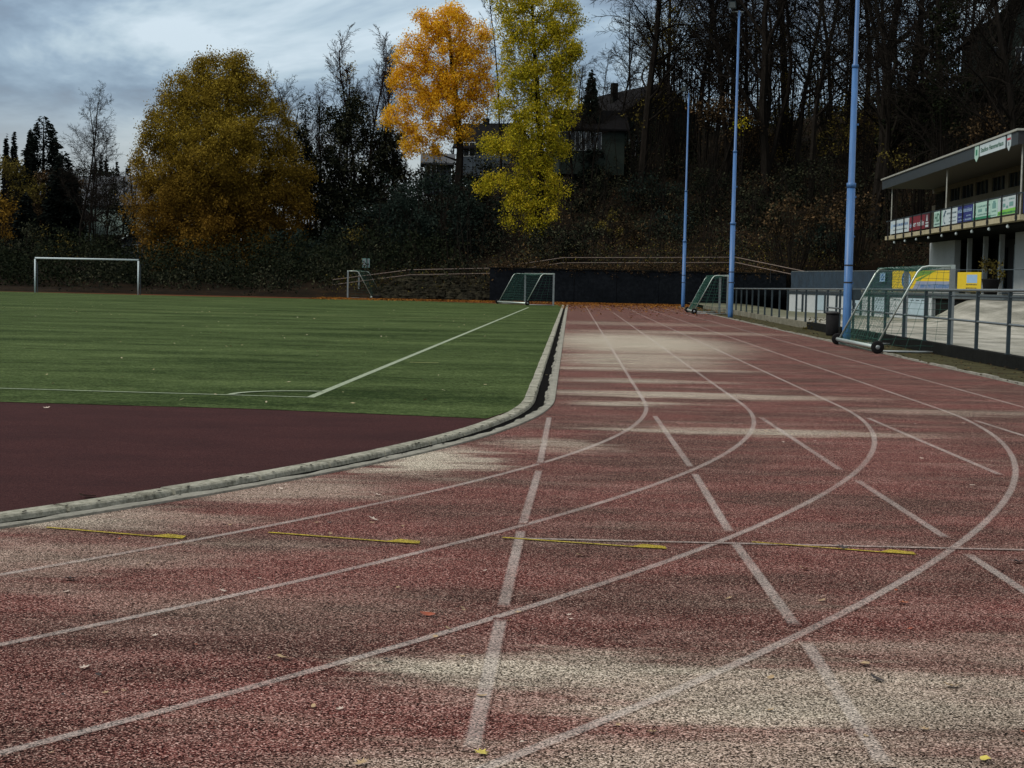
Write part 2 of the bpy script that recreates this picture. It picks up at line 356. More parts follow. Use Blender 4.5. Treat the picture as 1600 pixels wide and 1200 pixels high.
M['plinth_pale'] = m_soil('pale_mossy_plinth', [(0.3, (0.06, 0.06, 0.04)), (0.5, (0.16, 0.155, 0.12)), (0.75, (0.30, 0.29, 0.24))], 1.5, 10)
M['tarp'] = simple('dark_blue_tarpaulin', (0.012, 0.028, 0.045), 0.55, 0, 0.35, 2)
M['white'] = m_soil('white_render', [(0.2, (0.30, 0.33, 0.34)), (0.5, (0.42, 0.46, 0.47)), (0.8, (0.52, 0.55, 0.55))], 0.6, 8)
M['panel'] = simple('pale_blue_panel', (0.32, 0.42, 0.47), 0.55, 0, 0.14, 2)
M['beige'] = m_soil('beige_render', [(0.3, (0.07, 0.067, 0.05)), (0.5, (0.13, 0.12, 0.09)), (0.8, (0.19, 0.175, 0.135))], 0.6, 6)
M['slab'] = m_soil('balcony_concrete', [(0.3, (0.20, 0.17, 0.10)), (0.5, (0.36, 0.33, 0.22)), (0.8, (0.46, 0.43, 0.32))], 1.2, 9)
M['fascia'] = simple('dark_grey_fascia', (0.024, 0.034, 0.040), 0.5, 0.1, 0.15, 1)
M['cap'] = simple('pale_roof_edge', (0.36, 0.37, 0.33), 0.5, 0.2, 0.2, 3)
M['glass'] = simple('dark_window_glass', (0.010, 0.013, 0.015), 0.12, 0, 0.2, 1, spec=0.6)
M['bark'] = m_bark('dark_bark', (0.015, 0.013, 0.011)); M['bark2'] = m_bark('brown_bark', (0.024, 0.015, 0.013))
M['ivy'] = m_leaf('ivy_leaves', [(0.004, 0.007, 0.004), (0.010, 0.015, 0.008), (0.022, 0.026, 0.012)], trans=0.1)
M['roof_tile'] = simple('dark_roof_tiles', (0.009, 0.009, 0.010), 0.95, 0, 0.35, 4, spec=0.03)
M['roof_grey'] = simple('grey_roof', (0.055, 0.065, 0.080), 0.7, 0, 0.25, 2)

# blue pole paint
def m_pole():
    m, t, bs = newmat('blue_pole_paint'); v = worldvec(t)
    n = noise(t, mapping(t, v, (8, 8, 0.8)).outputs[0], 2, 6, 0.7)
    r = ramp(t, n.outputs[0], [(0.25, (0.025, 0.085, 0.23)), (0.55, (0.045, 0.145, 0.35)), (0.8, (0.09, 0.20, 0.41))])
    t.links.new(r.outputs[0], bs.inputs['Base Color']); bs.inputs['Roughness'].default_value = 0.45; return m
M['pole'] = m_pole()

# ------------------------------------------------------------------ the track's geometry
PHI, XO, YT, R1, A1, R2 = 0.035365, -0.19084, 20.287, 21.660, 0.33675, 25.268
tv = np.array([math.sin(PHI), math.cos(PHI)]); nv = np.array([math.cos(PHI), -math.sin(PHI)])
T0 = np.array([XO, 0]) + tv * YT
C1 = T0 - R1 * nv
C2 = C1 + (R1 - R2) * (math.cos(A1) * nv - math.sin(A1) * tv)
def path(s, o):
    "point at arc length s along the kerb (s>0: away along the straight) and offset o to the outside"
    if s >= 0: p = T0 + tv * s + nv * o
    else:
        a = -s / R1
        if a < A1: p = C1 + (R1 + o) * (math.cos(a) * nv - math.sin(a) * tv)
        else:
            a = A1 + (-s - A1 * R1) / R2
            p = C2 + (R2 + o) * (math.cos(a) * nv - math.sin(a) * tv)
    return p
LANE = 1.22; WOUT = 7.34; SFAR = 97.0; SNEAR = -48.0
def svals(s0, s1, ds=0.4):
    n = max(2, int(abs(s1 - s0) / ds)); return np.linspace(s0, s1, n + 1)
def strip(name, s0, s1, o0, o1, z, mat, ds=0.4, parent=None):
    ss = svals(s0, s1, ds); V = []
    for s in ss:
        for o in (o0, o1):
            p = path(s, o); V.append((p[0], p[1], z))
    n = len(ss); Fc = [(2 * i, 2 * i + 1, 2 * i + 3, 2 * i + 2) for i in range(n - 1)]
    return np_mesh(name, V, np.array(Fc), mat, parent)
def sweep(mb, s0, s1, prof, ds=0.4):
    "sweep a closed profile [(offset, z)] along the kerb line"
    ss = svals(s0, s1, ds); k = len(prof); V = []
    for s in ss:
        for o, z in prof:
            p = path(s, o); V.append((p[0], p[1], z))
    n = len(ss); Fc = []
    for i in range(n - 1):
        for j in range(k):
            j2 = (j + 1) % k
            Fc.append((i * k + j, i * k + j2, (i + 1) * k + j2, (i + 1) * k + j))
    Fc.append(tuple(range(k))); Fc.append(tuple((n - 1) * k + j for j in range(k))[::-1])
    mb.add(V, Fc)

def struct(o): o['kind'] = 'structure'; return o
def sstep(x, a, b):
    t = np.clip((x - a) / (b - a), 0, 1); return t * t * (3 - 2 * t)

# ------------------------------------------------------------------ terrain
def hill(x, y):
    x = np.asarray(x, float); y = np.asarray(y, float)
    ey = np.maximum(0, y - 118.4); ex = np.maximum(0, x - 27.5)
    e_ = np.maximum(ey, ex)
    fl = sstep(x, -28, 3)
    stp = (0.15 + 2.05 * sstep(x, -4, 3)) * sstep(e_, 0.0, 1.2)
    slope = 0.055 + 0.20 * fl + 0.0035 * np.clip(x - 8, 0, 44)
    h = stp + slope * np.minimum(e_, 50) + 0.015 * np.maximum(0, e_ - 50)
    wob = 0.5 * np.sin(x * 0.31 + 1.0) * np.cos(y * 0.23) + 0.35 * np.sin(x * 0.83 + y * 0.57)
    return h + wob * sstep(e_, 3, 12) - 0.03
xs = np.unique(np.concatenate([[-2500, -1500, -900, -500, -300, -200, -150], np.arange(-120, 80, 2.0), [28.1, 28.7, 85, 100, 130, 180, 260, 400, 700, 1200, 2500]]))
ys = np.unique(np.concatenate([[-1500, -600, -200, -80, -40, -20, -10, 0, 10], np.arange(20, 116, 6.0), [117, 118.39, 118.7, 119.0, 119.3, 119.7], np.arange(121, 200, 2.0), [206, 215, 230, 260, 300, 400, 600, 1000, 2000, 4000]]))
X, Y = np.meshgrid(xs, ys); Z = hill(X, Y)
nx, ny = len(xs), len(ys)
idx = np.arange(nx * ny).reshape(ny, nx)
fc = np.stack([idx[:-1, :-1], idx[:-1, 1:], idx[1:, 1:], idx[1:, :-1]], -1).reshape(-1, 4)
g_ = struct(np_mesh('ground', np.stack([X, Y, Z], -1).reshape(-1, 3), fc, M['ground'], smooth=True))
g_['label'] = 'dark leaf covered soil rising into the wooded hillside'

# ------------------------------------------------------------------ track, infield, turf, lines
tr = strip('running_track', SNEAR, SFAR, 0.0, WOUT, 0.0, M['track'], 0.6)
struct(tr)['label'] = 'red granulated running track with pale dusty patches'
# infield D between kerb and field
dz = [path(s, -0.36) for s in svals(SNEAR, -0.2, 0.6)]
V = [(p[0], p[1], 0.004) for p in dz] + [(-30, dz[-1][1] - 0.1, 0.004), (-30, dz[0][1], 0.004)]
o = np_mesh('infield_apron', V, [np.array([list(range(len(V)))])], M['infield']); struct(o)['label'] = 'smooth maroon apron between the kerb and the turf'
# turf
def poly_struct(name, pts, z, mat):
    return struct(np_mesh(name, [(p[0], p[1], z) for p in pts], [np.array([list(range(len(pts)))])], mat))
near = [gp(-260, 622), gp(0, 629), gp(400, 640), gp(760, 655)]
side = [tuple(path(s, -0.365)) for s in (-2.0, -1.0, 0, 5, 20, 50, 80, 88)]
far = [gp(850, 477.5), gp(760, 474), gp(640, 470), gp(300, 463), gp(0, 455.5), gp(-120, 453)]
side = [p for p in side if p[1] > 18.2]
turf = poly_struct('turf_pitch', near + side + far, 0.009, M['turf']); turf['label'] = 'dark green artificial turf football pitch'
# track surface and litter beyond the pitch
farpoly = [gp(-120, 452.9), gp(0, 455.4), gp(300, 462.9), gp(640, 469.9), gp(760, 473.9), gp(850, 477.3), tuple(path(SFAR - 12, -.5)), tuple(path(SFAR - 12, -0.05)), tuple(path(SFAR, 0)), (-2, 118.2), (-60, 120)]
poly_struct('far_track_bend', farpoly, -0.004, M['litter_ground'])
poly_struct('far_track_end', [tuple(path(SFAR, 0)), tuple(path(SFAR, WOUT)), (14.5, 118.35), (-2, 118.2)], -0.004, M['litter_ground'])

for k in range(1, 6):
    off = LANE * k - 0.078
    o = struct(strip('lane_line', SNEAR if k < 5 else -11.5, 85, off - 0.031, off + 0.031, 0.0015, M['line'], 0.3)); set_uv(o, lambda i: (1.0, float(i % 2))); o['group'] = 'white lane lines round the bend'
def ground_strip(name, a, b, w0, mat, z=0.003):
    a = Vector(a); b = Vector(b); L = (b - a).length; d = (b - a) / L; n = Vector((-d.y, d.x)) * w0 / 2; e_ = min(0.16, L * .3)
    V = []; U = []
    for q, u_ in ((a, 0.0), (a + d * e_, 1.0), (b - d * e_, 1.0), (b, 0.0)):
        V += [(*(q - n), z), (*(q + n), z)]; U += [(u_, 0.0), (u_, 1.0)]
    o = np_mesh(name, V, np.array([[2 * i, 2 * i + 2, 2 * i + 3, 2 * i + 1] for i in range(3)]), mat)
    set_uv(o, lambda i: U[i]); return o
DASH = [((858, 652), (843.5, 725)), ((842, 735), (816.5, 820)), ((814.5, 828), (786, 950)), ((783, 966), (736, 1176)),
        ((1023, 650), (1079, 730)), ((1085, 740), (1140, 832)), ((1147, 847), (1244, 980)), ((1258, 1002), (1385, 1200)),
        ((1188, 652), (1314, 735)), ((1338, 750), (1480, 842)), ((1510, 865), (1640, 950)),
        ((1355, 653), (1565, 743)), ((1523, 657), (1660, 700))]
for (a, b) in DASH:
    o = struct(ground_strip('sprint_lane_line', gp(*a), gp(*b), 0.068, M['line'])); o['group'] = 'straight white sprint lane lines crossing the bend'
struct(ground_strip('start_line', gp(786, 841.5), gp(1640, 861), 0.06, M['line'], 0.0045))
for (a, b) in (((72, 825), (285, 843)), ((420, 833), (655, 851)), ((785, 841), (1042, 859)), ((1175, 848), (1432, 868))):
    A = Vector(gp(*a)); B = Vector(gp(*b)); d = (B - A).normalized(); n = Vector((-d.y, d.x))
    mb = MB(); w0 = 0.03; z = 0.006
    C = B - d * 0.2
    mb.add([(*(A - n * w0 / 2), z), (*(C - n * w0 / 2), z), (*(C + n * w0 / 2), z), (*(A + n * w0 / 2), z)], [(0, 1, 2, 3)])
    mb.add([(*(C + d * .001 - n * w0 / 2), z), (*(B), z), (*(B - d * 0.03 + n * 0.09), z), (*(C + d * 0.04 + n * 0.11), z), (*(C + d * .001 + n * w0 / 2), z)], [(0, 1, 2, 3, 4)])
    o = mb.build('yellow_start_mark', M['yellow']); set_uv(o, lambda i: (1.0, 0.5)); struct(o)['group'] = 'yellow half arrow marks across the lanes'
# turf lines
tz = 0.013
cn = gp(484, 622.5)
struct(ground_strip('pitch_side_line', cn, gp(826, 480.5), 0.10, M['turfline'], tz))
struct(ground_strip('pitch_goal_line', gp(-260, 601), cn, 0.07, M['turfline'], tz + 0.004))
mb = MB(); sd_ = (Vector(gp(826, 480.5)) - Vector(cn)).normalized(); gl = (Vector(gp(0, 607)) - Vector(cn)).normalized()
pts = []
for i in range(13):
    a = i / 12 * math.pi / 2; d = gl * math.cos(a) + sd_ * math.sin(a)
    pts.append((Vector(cn) + d * 0.96, Vector(cn) + d * 1.05))
V = []; [V.extend([(*a, tz + .008), (*b, tz + .008)]) for a, b in pts]
struct(np_mesh('corner_arc', V, np.array([(2 * i, 2 * i + 2, 2 * i + 3, 2 * i + 1) for i in range(12)]), M['turfline']))
struct(ground_strip('small_pitch_line', gp(-100, 478.5), gp(790, 500), 0.11, M['turfline2'], tz))
struct(ground_strip('centre_dash', gp(640, 567), gp(685, 568), 0.10, M['turfline2'], tz))
struct(ground_strip('far_box_line', gp(150, 466), gp(560, 476), 0.14, M['turfline2'], tz))

# ------------------------------------------------------------------ kerb and drain gutter
rng = np.random.default_rng(4)
kerb = empty('drain_kerb', (*T0, 0)); tag(kerb, 'concrete drainage kerb with a black slot along the inside of the track', 'kerb')
def to_local(o, root):
    "mesh written in world coordinates, moved into its root's frame"
    o.data.transform(root.matrix_basis.inverted()); o.parent = root
for a in range(-40, 90):
    pass
mb = MB(); mo = MB(); ms = MB()
s = -44.0
while s < 88:
    L = 1.0
    g = 0.016 + (0.035 if rng.random() < 0.15 else 0)
    h = 0.045 + rng.normal(0, 0.003)
    sh = rng.normal(0, 0.003)
    sweep(mb, s + g, s + L - g, [(-0.36 + sh, -0.02), (-0.36 + sh, h - 0.020), (-0.352 + sh, h - 0.014), (-0.245 + sh, h - 0.018), (-0.232 + sh, h - 0.03), (-0.225 + sh, -0.02)], 0.34)
    s += L
ragged = [(s, -0.085 - 0.026 * abs(math.sin(s * 3.3)) - 0.012 * math.sin(s * 11.1) - 0.014 * math.sin(s * 1.7)) for s in svals(-44, 88, 0.13)]
V = []
for s, o_ in ragged:
    for o2, z2 in ((0.02, 0.0), (0.018, 0.014), (-0.015, 0.018), (o_ + 0.01, 0.012), (o_, -0.02)):
        p = path(s, o2); V.append((p[0], p[1], z2))
k = 5; n = len(ragged); Fc = [(i * k + j, i * k + j + 1, (i + 1) * k + j + 1, (i + 1) * k + j) for i in range(n - 1) for j in range(k - 1)]
mo.add(V, Fc)
for nm, b_, m_ in (('kerb_stones', mb, M['concrete']), ('track_edge_strip', mo, M['concrete_b'])):
    to_local(b_.build(nm, m_), kerb)
to_local(strip('drain_slot', -44, 88, -0.26, -0.04, -0.012, M['slot'], 0.4), kerb)
# ragged moss and silt spilling over the gutter edges
mb = MB()
for i in range(700):
    s = rng.uniform(-25, 40); o_ = -0.236 + rng.normal(0, 0.01) if rng.random() < .5 else -0.075 + rng.normal(0, 0.012)
    rr = rng.uniform(0.006, 0.016); c = path(s, o_); q = []
    for a in range(7):
        r_ = rr * rng.uniform(0.5, 1.2) ; q.append((c[0] + r_ * math.cos(a * 0.9), c[1] + 2.2 * r_ * math.sin(a * 0.9), 0.034 if o_ < -.14 else 0.021))
    mb.add(q, [tuple(range(7))])
to_local(mb.build('moss_patches', M['slot']), kerb)

# ------------------------------------------------------------------ outer edge, verge, fence plinth
FO = 8.62                                        # fence offset
def fx(y): return path((y - T0[1]) / tv[1] if y > T0[1] else y - T0[1], FO)
strip_v = strip('grass_verge', -30, 97, WOUT + 0.05, FO - 0.1, 0.02, M['verge'], 1.0); struct(strip_v)['label'] = 'mossy verge with dead leaves between track and railing'
mb = MB(); s = -25.0
while s < 97:
    L = 1.0; h = 0.035 + rng.normal(0, 0.008)
    sweep(mb, s + 0.01, s + L - 0.01, [(WOUT - 0.01, -0.02), (WOUT - 0.01, h), (WOUT + 0.055, h), (WOUT + 0.055, -0.02)], 0.5); s += L
o = mb.build('outer_track_edging', M['concrete_b']); struct(o)['label'] = 'thin concrete edging along the outside of the track'
FOn = FO
pl = empty('fence_plinth', (*path(20, FO), 0)); tag(pl, 'low dark concrete plinth carrying the trackside railing', 'low wall')
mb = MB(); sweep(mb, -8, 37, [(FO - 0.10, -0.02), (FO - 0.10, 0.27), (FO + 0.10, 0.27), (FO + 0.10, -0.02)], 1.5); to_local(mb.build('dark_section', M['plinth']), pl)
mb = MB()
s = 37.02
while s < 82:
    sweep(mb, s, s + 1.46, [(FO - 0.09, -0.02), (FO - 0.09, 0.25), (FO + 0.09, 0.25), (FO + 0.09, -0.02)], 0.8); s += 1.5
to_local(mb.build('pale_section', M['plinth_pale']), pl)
# fence
fen = empty('track_railing', (*path(15, FO), 0)); tag(fen, 'long dark steel railing with a pale top rail along the outer edge of the track', 'railing')
def ftop(s): return 1.50 - 0.0028 * max(0, s)
posts = []
s = 11.1 - 2.45 * 5
while s < 68:
    p = path(s, FO); posts.append(s)
    mb = MB(); mb.box((p[0] - 0.032, p[1] - 0.032, 0.0), (p[0] + 0.032, p[1] + 0.032, ftop(s)))
    mb.box((p[0] - 0.05, p[1] - 0.05, 0.27), (p[0] + 0.05, p[1] + 0.05, 0.283))
    to_local(mb.build('post', M['fence']), fen); s += 2.45
s0, s1 = posts[0], posts[-1]
mb = MB(); mb.tube([(*path(s, FO), ftop(s) + 0.028) for s in posts], 0.030, 8); to_local(mb.build('top_rail', M['rail'], smooth=True), fen)
mb = MB(); mb.tube([(*path(s, FO), 0.84) for s in posts if s < 34], 0.026, 8); to_local(mb.build('middle_rail', M['rail'], smooth=True), fen)
mb = MB(); mb.tube([(*path(s, FO), ftop(s) - 0.10) for s in posts if s < 34], 0.016, 6); to_local(mb.build('under_rail', M['fence'], smooth=True), fen)

# ------------------------------------------------------------------ yard, ramp, terrace wall
EA = Vector((14.83, 87.0)); ED = Vector((0.1738, -0.9848)); EN = Vector((0.9848, 0.1738))   # terrace edge line, its direction and its normal (away from the track)
EROT = math.atan2(ED.y, ED.x)
def epos(t): return EA + ED * t
def eu(u):
    "distance along the terrace edge line where the sight line of photo column u crosses it"
    x, y, _ = ray(u, 452); k = x / y
    return (k * EA.y - EA.x) / (ED.x - k * ED.y)
def m_gravel():
    m, t, bs = newmat('gravel_concrete_yard'); v = worldvec(t)
    a = noise(t, mapping(t, v, (0.5, 0.35, 1)).outputs[0], 1.0, 7, 0.65); b = noise(t, v, 18, 6, 0.8)
    st_ = noise(t, mapping(t, v, (2.5, 0.16, 1), (0, 0, 0), (0, 0, R(28))).outputs[0], 1.0, 4, 0.6)
    k = mathn(t, 'ADD', mathn(t, 'MULTIPLY', a.outputs[0], 0.45).outputs[0], mathn(t, 'MULTIPLY', b.outputs[0], 0.35).outputs[0])
    k = mathn(t, 'ADD', k.outputs[0], mathn(t, 'MULTIPLY', st_.outputs[0], 0.2).outputs[0])
    g1 = ramp(t, k.outputs[0], [(0.34, (0.04, 0.04, 0.03)), (0.45, (0.17, 0.17, 0.14)), (0.55, (0.34, 0.335, 0.29)), (0.68, (0.55, 0.54, 0.48))])
    g2 = ramp(t, k.outputs[0], [(0.35, (0.05, 0.05, 0.03)), (0.5, (0.10, 0.105, 0.06)), (0.7, (0.19, 0.19, 0.12))])
    s_ = nd(t, 'ShaderNodeSeparateXYZ'); t.links.new(v, s_.inputs[0])
    mr_ = nd(t, 'ShaderNodeMapRange'); mr_.inputs['From Min'].default_value = 62; mr_.inputs['From Max'].default_value = 74; t.links.new(s_.outputs['Y'], mr_.inputs[0])
    c = mixc(t, mr_.outputs[0], g1.outputs[0], g2.outputs[0])
    t.links.new(c.outputs[0], bs.inputs['Base Color']); bs.inputs['Roughness'].default_value = 0.9; bump(t, bs, b.outputs[0], 0.5, 0.02); return m
M['gravel'] = m_gravel()
def edge_x(y): return EA.x + (EA.y - y) * 0.1765 if y <= 87 else EA.x + (y - 87) * 0.06
def yard_z(x, y):
    e_ = max(0.0, -((x - EA.x) * EN.x + (y - EA.y) * EN.y))
    k = x / max(y, 1)
    return 0.2 + 0.93 * float(sstep(k, 0.252, 0.285)) * (1 - float(sstep(e_, 0.3, 6.5)))
V = []; yl = list(np.arange(20.5, 58, 1.0)) + list(np.arange(58, 119, 0.75)); NX = 26
for y in yl:
    a = fx(y)[0] + 0.1; b = edge_x(max(y, 56.5)) + 0.05
    for i in range(NX + 1):
        x = a + (b - a) * i / NX; V.append((x, y, yard_z(x, y)))
k = NX + 1; Fc = [(i * k + j, i * k + j + 1, (i + 1) * k + j + 1, (i + 1) * k + j) for i in range(len(yl) - 1) for j in range(k - 1)]
o = np_mesh('gravel_yard', V, np.array(Fc), M['gravel'], smooth=True); struct(o)['label'] = 'pale gravel yard rising to the terrace behind the railing'

LT = eu(1600) + 4.5            # length of the terrace edge
tw = empty('terrace_wall', (EA.x, EA.y, 0.2), EROT); tag(tw, 'low white panelled wall holding up the terrace behind the railing', 'wall')
tE = eu(1458)
mb = MB(); mb.box((0, 0, -0.2), (tE, 0.25, 1.09)); mb.build('wall_body', M['white'], tw)
for i, (ua, ub, mt) in enumerate(((1246, 1254, 'white'), (1275, 1289, 'panel'), (1292, 1307, 'panel'), (1328, 1345, 'panel'), (1349, 1364, 'white'), (1368, 1388, 'panel'), (1396, 1416, 'b_paperish'), (1421, 1450, 'panel'))):
    a, b = eu(ua), eu(ub)
    mb = MB(); mb.box((a, -0.03, 0.14), (b, -0.002, 0.90)); mb.build('panel', M['panel'] if i % 2 else M['white'], tw)
    mb = MB()
    for q in range(3):
        x = a + (b - a) * (0.12 + 0.29 * q)
        mb.box((x, -0.036, 0.80), (x + (b - a) * 0.18, -0.031, 0.83))
    if i > 4: mb.build('slits', M['fence'], tw)
    mb = MB(); mb.box((b + 0.08, -0.07, -0.1), (b + 0.22, -0.002, 0.93)); mb.build('pilaster', M['fence'], tw)
mb = MB(); mb.box((tE - 0.4, -0.05, -0.1), (tE + 0.02, -0.003, 1.0)); mb.build('end_pilaster', M['white'], tw)
mb = MB(); mb.box((0, -0.05, 0.93), (tE, -0.002, 1.04)); mb.build('signboard_strip', M['fence'], tw)
ts = empty('terrace_edge', (epos(0).x, epos(0).y, 0), EROT); tag(ts, 'grey concrete terrace edge above the gravel yard in front of the clubhouse', 'terrace')
mb = MB(); mb.box((tE + 0.03, 0.12, 0.1), (LT, 0.3, 1.10)); mb.build('painted_shade_base', M['plinth'], ts)  # dark plinth colour stands in for the shade below the edge beam
mb = MB(); mb.box((-0.1, -0.12, 1.295), (LT, 0.5, 1.355)); mb.box((tE + 0.03, -0.04, 1.14), (LT, 0.45, 1.292)); mb.build('edge_beam', M['rail'], ts)
q1 = epos(LT) + EN * 0.45; q0 = epos(0) + EN * 0.45
struct(poly_struct('terrace_paving', [(q1.x, q1.y), (27.4, q1.y), (27.4, 118), (q0.x, 118), (q0.x, q0.y)], 1.35, M['gravel']))

# tarpaulin railing along the terrace edge
tf = empty('tarpaulin_fence', (EA.x, EA.y, 1.36), EROT); tag(tf, 'railing covered with dark blue tarpaulin on top of the white terrace wall', 'fence')
tT = eu(1391)
for x in np.linspace(0.1, tT - .05, 9):
    mb = MB(); mb.tube([(x, 0.1, 0), (x, 0.1, 0.95)], 0.025, 6); mb.build('post', M['fence'], tf)
mb = MB(); mb.tube([(0, 0.1, 0.96), (tT, 0.1, 0.96)], 0.022, 6); mb.build('top_rail', M['rail'], tf)
V = []; NT = 90
for i in range(NT + 1):
    for j, z in enumerate((0.02, 0.32, 0.62, 0.93)):
        V.append((tT * i / NT, 0.06 + 0.018 * math.sin(i * 1.7 + z * 5), z + (0.03 * math.sin(i * 0.8) if j == 0 else 0)))
np_mesh('tarpaulin', V, np.array([(4 * i + j, 4 * i + j + 1, 4 * i + j + 5, 4 * i + j + 4) for i in range(NT) for j in range(3)]), M['tarp'], tf, smooth=True)

def text_obj(name, s, size, mat, parent, loc, rot, xscale=1.0, ext=0.003, align='LEFT', maxw=None):
    cu = bpy.data.curves.new(name, 'FONT'); cu.body = s; cu.size = size; cu.extrude = ext; cu.align_x = align
    cu.resolution_u = 2; cu.offset = size * 0.012
    tmp = bpy.data.objects.new('tmp', cu); COL.objects.link(tmp)
    dg = bpy.context.evaluated_depsgraph_get(); me = bpy.data.meshes.new_from_object(tmp.evaluated_get(dg))
    bpy.data.objects.remove(tmp); bpy.data.curves.remove(cu)
    if maxw:
        wid = max(v.co.x for v in me.vertices) - min(v.co.x for v in me.vertices)
        xscale = maxw / wid
    me.transform(Matrix.Diagonal((xscale, 1, 1, 1)))
    me.materials.clear(); me.materials.append(mat); me.name = name
    o = bpy.data.objects.new(name, me); COL.objects.link(o); o.parent = parent; o.location = loc; o.rotation_euler = rot
    return o
def strokes(mb, x0, z0, w_, h, y, seed=0, flip=False):
    "a line of worn lettering too small to read: upright strokes and short bars"
    r_ = random.Random(seed); x = 0
    while x < w_ - h * 0.4:
        cw = h * r_.uniform(0.45, 0.75); th = h * 0.17; t_ = h * r_.choice((1, 1, .72))
        def q(a, b, c, d):
            a, c = (x0 + x + a, x0 + x + c) if not flip else (x0 + w_ - x - c, x0 + w_ - x - a)
            mb.quad((a, y, z0 + b), (c, y, z0 + b), (c, y, z0 + d), (a, y, z0 + d))
        q(0, 0, th, t_)
        if r_.random() < .8: q(cw - th, 0, cw, h * 0.72)
        if r_.random() < .7: q(th + .001, 0, cw - th - .001, th)
        if r_.random() < .7: q(th + .001, h * .40, cw - th - .001, h * .40 + th)
        x += cw + h * 0.16
        if r_.random() < 0.12: x += h * 0.4
def flat(name, col, rough=0.55, var=0.06): M[name] = simple(name, col, rough, 0, var, 6); return M[name]
flat('ban_yellow', (0.60, 0.44, 0.012)); flat('ban_green', (0.12, 0.24, 0.03)); flat('ban_blue', (0.03, 0.13, 0.34)); flat('ban_grey', (0.22, 0.26, 0.36)); flat('ban_lblue', (0.25, 0.40, 0.58))
flat('ink', (0.02, 0.03, 0.05)); flat('b_white', (0.46, 0.55, 0.58)); flat('b_lblue', (0.32, 0.48, 0.66)); flat('b_blue', (0.04, 0.14, 0.36)); flat('b_red', (0.16, 0.012, 0.022)); flat('b_dred', (0.07, 0.01, 0.018))
flat('b_mint', (0.36, 0.55, 0.48)); flat('b_green', (0.02, 0.19, 0.10)); flat('b_lime', (0.17, 0.46, 0.07)); flat('b_navy', (0.012, 0.022, 0.15)); flat('b_dgreen', (0.02, 0.10, 0.06))
flat('b_pink', (0.30, 0.04, 0.14)); flat('b_paper', (0.42, 0.50, 0.52)); flat('b_steel', (0.05, 0.10, 0.13)); flat('b_mid', (0.13, 0.28, 0.26))
def disc(mb, c, r, y, n=28, sx_=1.0):
    mb.add([(c[0] + r * sx_ * math.cos(2 * math.pi * i / n), y, c[1] + r * math.sin(2 * math.pi * i / n)) for i in range(n)], [tuple(range(n))])

br = empty('terrace_railing', (*epos(tT + .05), 1.36), EROT); tag(br, 'dark railing on the terrace edge in front of the clubhouse carrying the yellow banners', 'railing')
LB = LT - tT - 0.1
for x in np.linspace(0, LB, 9):
    mb = MB(); mb.tube([(x, 0.1, 0), (x, 0.1, 0.97)], 0.022, 6); mb.build('post', M['fence'], br)
for z in (0.97, 0.06):
    mb = MB(); mb.tube([(0, 0.1, z), (LB, 0.1, z)], 0.02, 6); mb.build('rail', M['fence'], br)
wA = eu(1486) - tT - .1; hb = 0.86
ba = empty('yellow_banner', (*(epos(tT + .08) + EN * 0.05), 1.46), EROT); tag(ba, 'long yellow banner with round blue emblem and grey lettered strip on the terrace railing', 'banner')
mb = MB(); mb.box((0, 0, 0), (wA, 0.012, hb)); mb.build('cloth', M['ban_yellow'], ba)
mb = MB(); mb.add([(wA * .40, -0.004, hb * .62), (wA * .44, -0.004, hb * .99), (wA * .76, -0.004, hb * .99)], [(0, 1, 2)]); mb.add([(wA * .40, -.005, hb * .47), (wA * .46, -0.005, hb * .47), (wA * .70, -0.005, hb * .92), (wA * .66, -0.005, hb * .92)], [(0, 1, 2, 3)]); mb.build('green_wedge', M['ban_green'], ba)
mb = MB(); mb.quad((wA * .36, -0.007, hb * .04), (wA * .995, -0.007, hb * .04), (wA * .995, -0.007, hb * .46), (wA * .43, -0.007, hb * .46)); mb.build('grey_strip', M['ban_grey'], ba)
mb = MB(); disc(mb, (wA * .25, hb * .52), hb * .46, -0.010, sx_=1.25); mb.build('emblem_ring', M['ban_blue'], ba)
mb = MB(); disc(mb, (wA * .26, hb * .52), hb * .36, -0.014, sx_=1.25); mb.build('emblem_face', M['ban_lblue'], ba)
mb = MB(); strokes(mb, wA * .19, hb * .62, hb * .6, hb * .13, -0.018, 1); strokes(mb, wA * .18, hb * .45, hb * .7, hb * .13, -0.018, 2); strokes(mb, wA * .20, hb * .30, hb * .6, hb * .08, -0.018, 3)
mb.build('emblem_lettering', M['ink'], ba)
mb = MB(); strokes(mb, wA * .49, hb * .14, wA * .48, hb * .20, -0.011, 5); mb.build('strip_lettering', M['ban_blue'], ba)
tB = eu(1494); wB = eu(1531) - tB; hb = 0.80
bb = empty('small_yellow_banner', (*(epos(tB) + EN * 0.04), 1.44), EROT); tag(bb, 'small plain yellow banner with a pale blue square and two dark text lines', 'banner')
mb = MB(); mb.box((0, 0, 0), (wB, 0.012, hb)); mb.build('cloth', M['ban_yellow'], bb)
mb = MB(); mb.quad((wB * .40, -0.004, hb * .45), (wB * .84, -0.004, hb * .45), (wB * .84, -0.004, hb * .87), (wB * .40, -0.004, hb * .87)); mb.build('blue_square', M['ban_lblue'], bb)
mb = MB()
for z in (.34, .16): strokes(mb, wB * .38, hb * z, wB * .46, hb * .07, -0.004, int(z * 100))
mb.build('text_lines', M['ink'], bb)
t_ = eu(1380); p_ = epos(t_)
sg = empty('blue_notice', (p_.x, p_.y, 1.36), EROT); tag(sg, 'small square pale blue notice left of the long yellow banner', 'sign')
mb = MB(); mb.box((-0.35, -0.04, 0.45), (0.25, -0.02, 0.88)); mb.build('plate', M['ban_lblue'], sg)
mb = MB(); disc(mb, (-0.05, 0.66), 0.15, -0.044); mb.build('ring', M['ban_blue'], sg)
